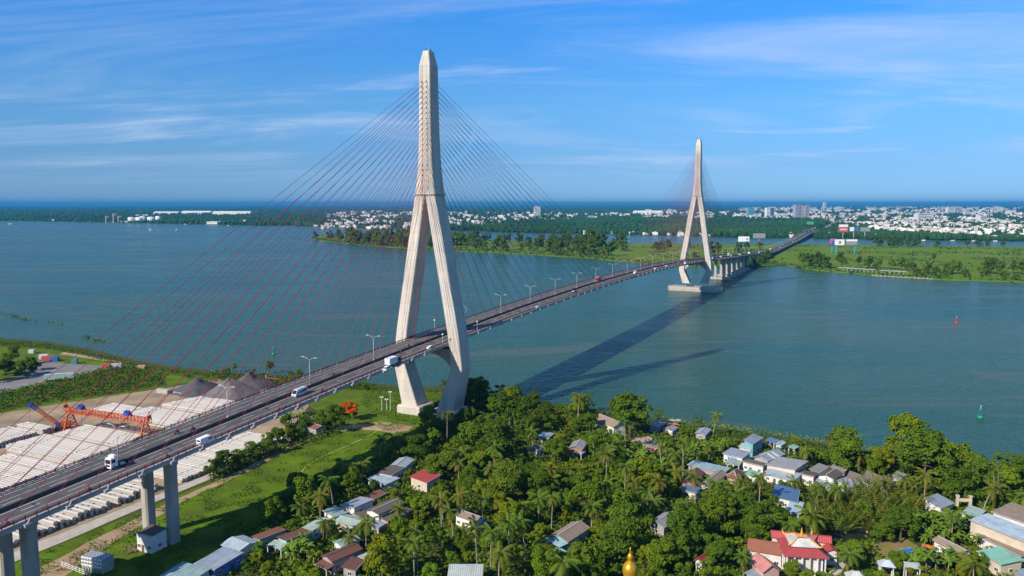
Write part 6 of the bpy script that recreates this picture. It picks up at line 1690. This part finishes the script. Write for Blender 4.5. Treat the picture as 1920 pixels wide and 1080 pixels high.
for i, (p, w, dp, h, lab, _) in enumerate(cand):
    rz = rnd.choice((0.0, .25, -.2, .5)) + rnd.uniform(-.05, .05)
    if i < 300:
        o = obj('city_building', CM[rnd.choice((0, 0, 1, 2, 2))], None); o.location = p; o.rotation_euler = (0, 0, rz); o.scale = (w, dp, h)
        tag(o, fwhere(p, ('wide ' if w > 1.6 * h else 'tall ' if h > w else '') + ('pastel hipped house' if o.data == CM[1] else 'white stepped building' if o.data == CM[2] else 'white flat roofed building')), 'building', lab)
    else: restb.box((p.x, p.y, 1 + h / 2), (w, dp, h), rz)
tag(obj('distant_town', restb, mat('town_walls', (.80, .77, .72), .8, .5, .02, color2=(.44, .36, .32), detail=1)), 'countless white houses of the distant town', 'town', kind='stuff')
def tower(label, u0, u1, vb, vt, mats, floors, dp=40, crown=None, name='tower_block'):
    p = at((u0 + u1) / 2, vb, 1.0); f = p.y / FPX; w, h = (u1 - u0) * f, (vb - vt) * f
    t = thing(name, label, 'tower block', p)
    nb = len(mats)
    for k, m in enumerate(mats):
        ww = w / nb; hk = h * (1 - .02 * (k % 2)); b_ = obj('block', MB().box((-w / 2 + ww * (k + .5), (k % 2) * 6, hk / 2), (ww * .97, dp, hk)), m, t)
        for j in range(floors):
            obj('window_band', MB().box((-w / 2 + ww * (k + .5), (k % 2) * 6 - dp / 2 - .6, hk * (j + .55) / floors), (ww * .8, 1.4, hk / floors * .4)), M_cglass, b_)
    if crown: obj('crown', MB().box((w * .25, 0, h * 1.02), (w * .45, dp * .9, h * .07)), crown, t)
M_tg = mat('tower_grey', (.42, .38, .40), .8, .2, .01); M_tt = mat('tower_teal', (.16, .36, .42), .4); M_tb = mat('tower_blue', (.05, .12, .30), .3)
tower('large grey apartment block with dark crown behind the far bridge head', 1488, 1515, 409, 384.5, [M_tg, M_cp, M_tg], 9, 46, M_tb)
tower('teal glass tower behind the far pylon', 1400, 1413, 406, 389, [M_tt], 8)
tower('white and dark blue tower right of the teal one', 1435, 1450, 407, 389.5, [M_cw, M_tb], 7)
tower('lone white tower above the town left of the far pylon', 1001, 1013, 407, 387, [M_cw], 9)
tower('small white tower on the horizon', 1543, 1548, 391, 379.5, [M_cw], 5)
tower('white office block in the right hand town', 1833, 1845, 416, 404, [M_cw], 5)
tower('long white hospital like block in the right hand town', 1774, 1802, 399, 389.5, [M_cw, M_cp], 4)
tower('tall white block in the middle of the right hand town', 1716, 1745, 416, 400.5, [M_cw, M_cw], 5)
# white arch bridge
pa = at(1853, 400, 1.0); f = pa.y / FPX
ab = thing('arch_bridge', 'white arched bridge far away at the right', 'bridge', pa)
for y in (-6, 6):
    pts = [(x * 20 * f, y, 4 * f * 0 + 9 * f * (1 - x * x) + 8) for x in [i / 10 - 1 for i in range(21)]]
    obj('arch', MB().tube(pts, 3.2, 6), M_cw, ab)
    for i in range(2, 19, 2): obj('hanger', MB().bar((pts[i][0], y, 8), pts[i], 1.0), M_cw, ab)
obj('deck', MB().box((-5 * f, 0, 8), (90 * f, 14, 5)), M_cw, ab)
for k in range(-8, 8): obj('pier', MB().box((k * 5.6 * f - 2 * f, 0, 3), (4, 10, 9)), M_cp, ab)
# storage tanks and warehouses at the left
for i, (u, v, r_, w) in enumerate(((247, 417.5, 6.5, 'leftmost'), (261, 417.5, 6, 'second'), (268, 416, 6, 'third'), (284, 417, 7, 'fourth'), (297, 415.5, 5, 'rightmost'))):
    p = at(u, v, 1.0); f = p.y / FPX; t = thing('storage_tank', 'white cylindrical storage tank on the far left bank, %s of five' % w, 'tank', p)
    obj('shell', MB().lathe([(r_ * f, 0), (r_ * f, 9.5 * f)], (0, 0, 0), 20), M_cw, t, False, True); obj('roof_dome', MB().lathe([(r_ * f, 9.5 * f), (r_ * f * .6, 10.2 * f), (1, 10.5 * f)], (0, 0, 0), 20), M_cw, t, False, True)
def shed(label, u0, u1, v, hpx, dpx=1.2):
    a, c = at(u0, v, 1.0), at(u1, v, 1.0); f = a.y / FPX; w = c.x - a.x; h = hpx * f; t = thing('warehouse', label, 'warehouse', ((a.x + c.x) / 2, a.y, 1.0))
    d_ = 90.0
    obj('wall', MB().box((0, 0, h * .35), (w, d_, h * .7)), M_cw, t); obj('roof', MB().loft([[(-w / 2, -d_ / 2, h * .7), (w / 2, -d_ / 2, h * .7), (w / 2, d_ / 2, h * .7), (-w / 2, d_ / 2, h * .7)], [(-w / 2, -5, h), (w / 2, -5, h), (w / 2, 5, h), (-w / 2, 5, h)]]), M_cw, t)
shed('long white warehouse on the far bank, left one of three', 292, 337, 402.5, 6)
shed('long white warehouse on the far bank, middle one of three', 343, 398, 402, 6.5)
shed('long white warehouse on the far bank, right one of three', 402, 472, 402.5, 6.5)
shed('low white shed below the warehouses', 255, 300, 405.5, 3)
shed('low white shed among trees right of the tanks', 392, 415, 420, 5)
shed('row of low white sheds near the shore right of the tanks', 430, 468, 416, 4)
shed('white depot building between town and far pylon', 1188, 1225, 402, 7)
shed('blue grey depot building beside the white depot', 1226, 1240, 402, 7)
for u, v, h_, lb in ((199, 418, 13, 'left'), (213, 418, 18, 'middle'), (222, 417, 12, 'right')):
    p = at(u, v, 1.0); f = p.y / FPX; t = thing('dock_crane', 'thin grey dock crane on the far left bank, %s of three' % lb, 'crane', p)
    obj('mast', MB().bar((0, 0, 0), (0, 0, h_ * f), 4.0), M_tg, t); obj('jib', MB().bar((0, 0, h_ * f * .7), (6 * f, 0, h_ * f), 3.0), M_tg, t)

# ---- billboards
def billboard(label, u0, u1, vt, vb, vg, face, post, two=False):
    p = at((u0 + u1) / 2, vg, 1.0); f = p.y / FPX; w = (u1 - u0) * f; zt, zb = (vg - vt) * f, (vg - vb) * f
    t = thing('billboard', label, 'billboard', p)
    bd = obj('board', MB().box((0, 0, (zt + zb) / 2), (w, 2.5, zt - zb)), face, t)
    obj('frame', MB().box((0, 1.6, (zt + zb) / 2), (w * 1.01, .6, (zt - zb) * 1.03)), M_tg, bd)
    for x in ((-w * .42, w * .42) if two else (0,)): obj('post', MB().tube([(x, 1.2, -1), (x, 1.2, zb + 1)], 1.1 if not two else 1.4, 8), post, t)
    return t, w, zt, zb, bd
M_bw = mat('poster_white', (.75, .76, .76), .6); M_br = mat('poster_red', (.55, .09, .08), .6); M_bb = mat('poster_blue', (.05, .12, .45), .6); M_bg = mat('poster_green', (.05, .38, .20), .6); M_cy = mat('post_cyan', (.03, .30, .42), .5); M_bp = mat('post_blue', (.02, .15, .42), .5); M_gy = mat('poster_grey', (.26, .26, .29), .7); M_pk = mat('poster_pink', (.50, .08, .35), .6)
t, w, zt, zb, bd = billboard('white billboard with a green blot on a blue post left of the viaduct', 1384, 1404, 443.5, 453, 468, M_bw, M_bp)
obj('poster_blot', MB().lathe([(w * .1, 0), (w * .1, .2)], (0, 0, 0), 10), M_bg, bd).matrix_basis = Matrix.Translation((w * .3, -1.3, (zt + zb) / 2)) @ Matrix.Rotation(math.pi / 2, 4, 'X')
billboard('grey brown billboard on a red post left of the viaduct', 1412, 1434, 438, 446.5, 460, M_gy, M_br)
t, w, zt, zb, bd = billboard('red billboard with white lettering beyond the back channel', 1572, 1589, 426, 434.5, 446, M_br, M_tg)
for k in range(5): obj('lettering', MB().box((-w * .3 + k * w * .15, -1.5, (zt + zb) / 2), (w * .09, .4, (zt - zb) * .32)), M_bw, bd)
obj('header_panel', MB().box((0, -.2, zt + 4), (w * .98, 2.4, 7)), M_bw, bd)
t, w, zt, zb, bd = billboard('white and blue billboard right of the red one', 1593, 1608, 426, 433.5, 446, M_bw, M_tg)
obj('poster_half', MB().box((w * .22, -1.5, (zt + zb) / 2), (w * .5, .4, zt - zb)), M_bb, bd)
billboard('plain grey billboard rightmost of the three beyond the channel', 1613, 1630, 426.5, 434, 448, M_gy, M_tg)
billboard('green road sign over the far bridge head', 1513, 1525, 416, 421, 428, M_bg, M_tg)
t, w, zt, zb, bd = billboard('wide island billboard of white posters on two cyan posts', 1565, 1606, 449, 459.5, 475.5, M_bw, M_cy, True)
obj('poster_grey_half', MB().box((w * .24, -1.5, (zt + zb) / 2 - 1.5), (w * .5, .4, (zt - zb) * .68)), M_gy, bd)
obj('poster_gap', MB().box((-w * .06, -1.6, (zt + zb) / 2), (w * .07, .6, (zt - zb) * 1.02)), mat('poster_green_gap', (.10, .20, .08), .7), bd)
obj('poster_drawing', MB().box((-w * .3, -1.5, (zt + zb) / 2), (w * .1, .4, (zt - zb) * .5)), M_gy, bd)
t, w, zt, zb, bd = billboard('narrow pink and blue billboard left of the wide island billboard', 1556, 1564.5, 447.5, 458, 474, M_pk, M_cy)
obj('poster_half', MB().box((w * .1, -1.5, zb + (zt - zb) * .3), (w * .8, .4, (zt - zb) * .6)), M_bb, bd)
# ---- riverside sheds and jetty of the island
a, c = at(1572, 507, 1.0), at(1700, 516, 1.0)
js = thing('jetty_sheds', 'long row of pale roofed sheds on the island shore at the right', 'shed', a)
d_ = c - a; nn = 16; rz = math.atan2(d_.y, d_.x)
for i in range(nn):
    if i in (9,): continue
    p = a.lerp(c, (i + .5) / nn)
    obj('roof_panel', MB().box(p + Vector((0, 0, 4.3 + .3 * (i % 2))), (d_.length / nn * .96, 8, .4), rz), mat('shed_roof', (.48, .54, .52), .6, .3, .05) if i % 3 else mat('shed_roof2', (.36, .46, .50), .6), js, True)
    for k in (-.4, .4): obj('post', MB().box(p + Vector((math.cos(rz) * d_.length / nn * k, math.sin(rz) * d_.length / nn * k - 3, 1.8)), (.5, .5, 5)), M_tg, js, True)
a, c = at(1636, 518, .2), at(1747, 524.5, .2)
jt = thing('jetty', 'pale low jetty with piles along the island shore', 'jetty', a)
d_ = c - a; rz = math.atan2(d_.y, d_.x)
obj('deck', MB().bar(a + Vector((0, 0, .8)), c + Vector((0, 0, .8)), 2.5, .4), M_conc2, jt, True)
for i in range(15): obj('pile', MB().tube([a.lerp(c, i / 14) + Vector((0, 0, -1)), a.lerp(c, i / 14) + Vector((0, 0, 2.6))], .4, 6), M_pile, jt, True)
# ---- boats
def boat(label, u, v, l, colr, k):
    p = at(u, v, 0); t = thing('boat', label, 'boat', p, rnd.uniform(-.3, .3))
    obj('hull', MB().loft([[(-l / 2, -l * .1, .9), (-l / 2, l * .1, .9), (-l / 2, l * .07, -.3), (-l / 2, -l * .07, -.3)], [(l * .25, -l * .1, 1.0), (l * .25, l * .1, 1.0), (l * .25, l * .06, -.3), (l * .25, -l * .06, -.3)], [(l / 2, -.1, 1.6), (l / 2, .1, 1.6), (l * .46, .05, .1), (l * .46, -.05, .1)]]), mat('hull_' + k, colr, .6), t)
    obj('cabin', MB().box((-l * .2, 0, 1.9), (l * .35, l * .14, 2.0)).box((-l * .2, 0, 3.0), (l * .4, l * .17, .2)), M_cw, t)
boat('long pale barge far away at the left', 24, 420.5, 60, (.45, .42, .40), 'grey'); boat('small white boat on the wide water at the left', 283, 431, 16, (.7, .7, .7), 'white'); boat('small dark boat right of the white boat', 332, 431.5, 14, (.25, .18, .2), 'dark')
boat('pale boat at the far left shore', 350, 421, 30, (.55, .5, .5), 'white'); boat('dark boat at the far shore left of the cables', 430, 423.5, 26, (.2, .2, .22), 'dark'); boat('pleasure boat in the back channel behind the far pylon', 1276, 443.5, 26, (.75, .75, .75), 'white')
for u, v in ((1655, 452), (1680, 452.5), (1735, 453), (1790, 453.5), (1830, 454), (1870, 454.5)):
    boat('dark boat moored on the back channel at the right', u, v - 1.2, 26, (.12, .10, .12), 'dark')
for o in [x for x in bpy.data.objects if x.get('label') == 'dark boat moored on the back channel at the right']: o['group'] = 'boats moored on the back channel'
# white houses standing out at the back channel
for u0, u1, vb, vt, lb in ((1094, 1107, 441, 432, 'white cubic house at the water left of the far pylon'), (1268, 1279, 441, 433, 'beige house at the water behind the far pylon')):
    p = at((u0 + u1) / 2, vb, 1.0); f = p.y / FPX; t = thing('waterside_house', lb, 'house', p); w, h = (u1 - u0) * f, (vb - vt) * f
    obj('wall', MB().box((0, 0, h * .45), (w, 16, h * .9)), M_cw if 'white' in lb else M_cp, t); obj('roof', MB().box((0, 0, h * .95), (w * 1.08, 18, h * .1)), M_cp, t)
    for k in range(4): obj('window', MB().box((-w * .36 + k * w * .24, -8.1, h * .5), (w * .12, .5, h * .22)), M_cglass, t)
# road on the ground beyond the viaduct
mbp = [br(2700, -11, 1.2), br(2700, 11, 1.2), br(9000, 60, 1.2), br(9000, -60, 1.2)]
tag(obj('far_road', MB().add(mbp, [(0, 1, 2, 3)]), M_oldroad), kind='structure')

# things nothing tells apart share their label and a group
seen = {}
for o in bpy.data.objects:
    if o.parent is None and o.get('label'): seen.setdefault(o['label'], []).append(o)
for lb, os_ in seen.items():
    if len(os_) > 1:
        for o in os_: o['group'] = lb
# ================================================================== the air
hz = MB().box((0, 29000, 86), (120000, 60000, 178))
hm = bpy.data.materials.new('haze_air'); hm.use_nodes = True
N, L = hm.node_tree.nodes, hm.node_tree.links
N.clear()
ho = N.new('ShaderNodeOutputMaterial'); pv = N.new('ShaderNodeVolumePrincipled')
pv.inputs['Color'].default_value = (0.06, 0.36, 0.70, 1)
pv.inputs['Density'].default_value = 5.6e-5
pv.inputs['Anisotropy'].default_value = 0.0
L.new(pv.outputs[0], ho.inputs['Volume'])
tag(obj('haze', hz, hm), kind='stuff')
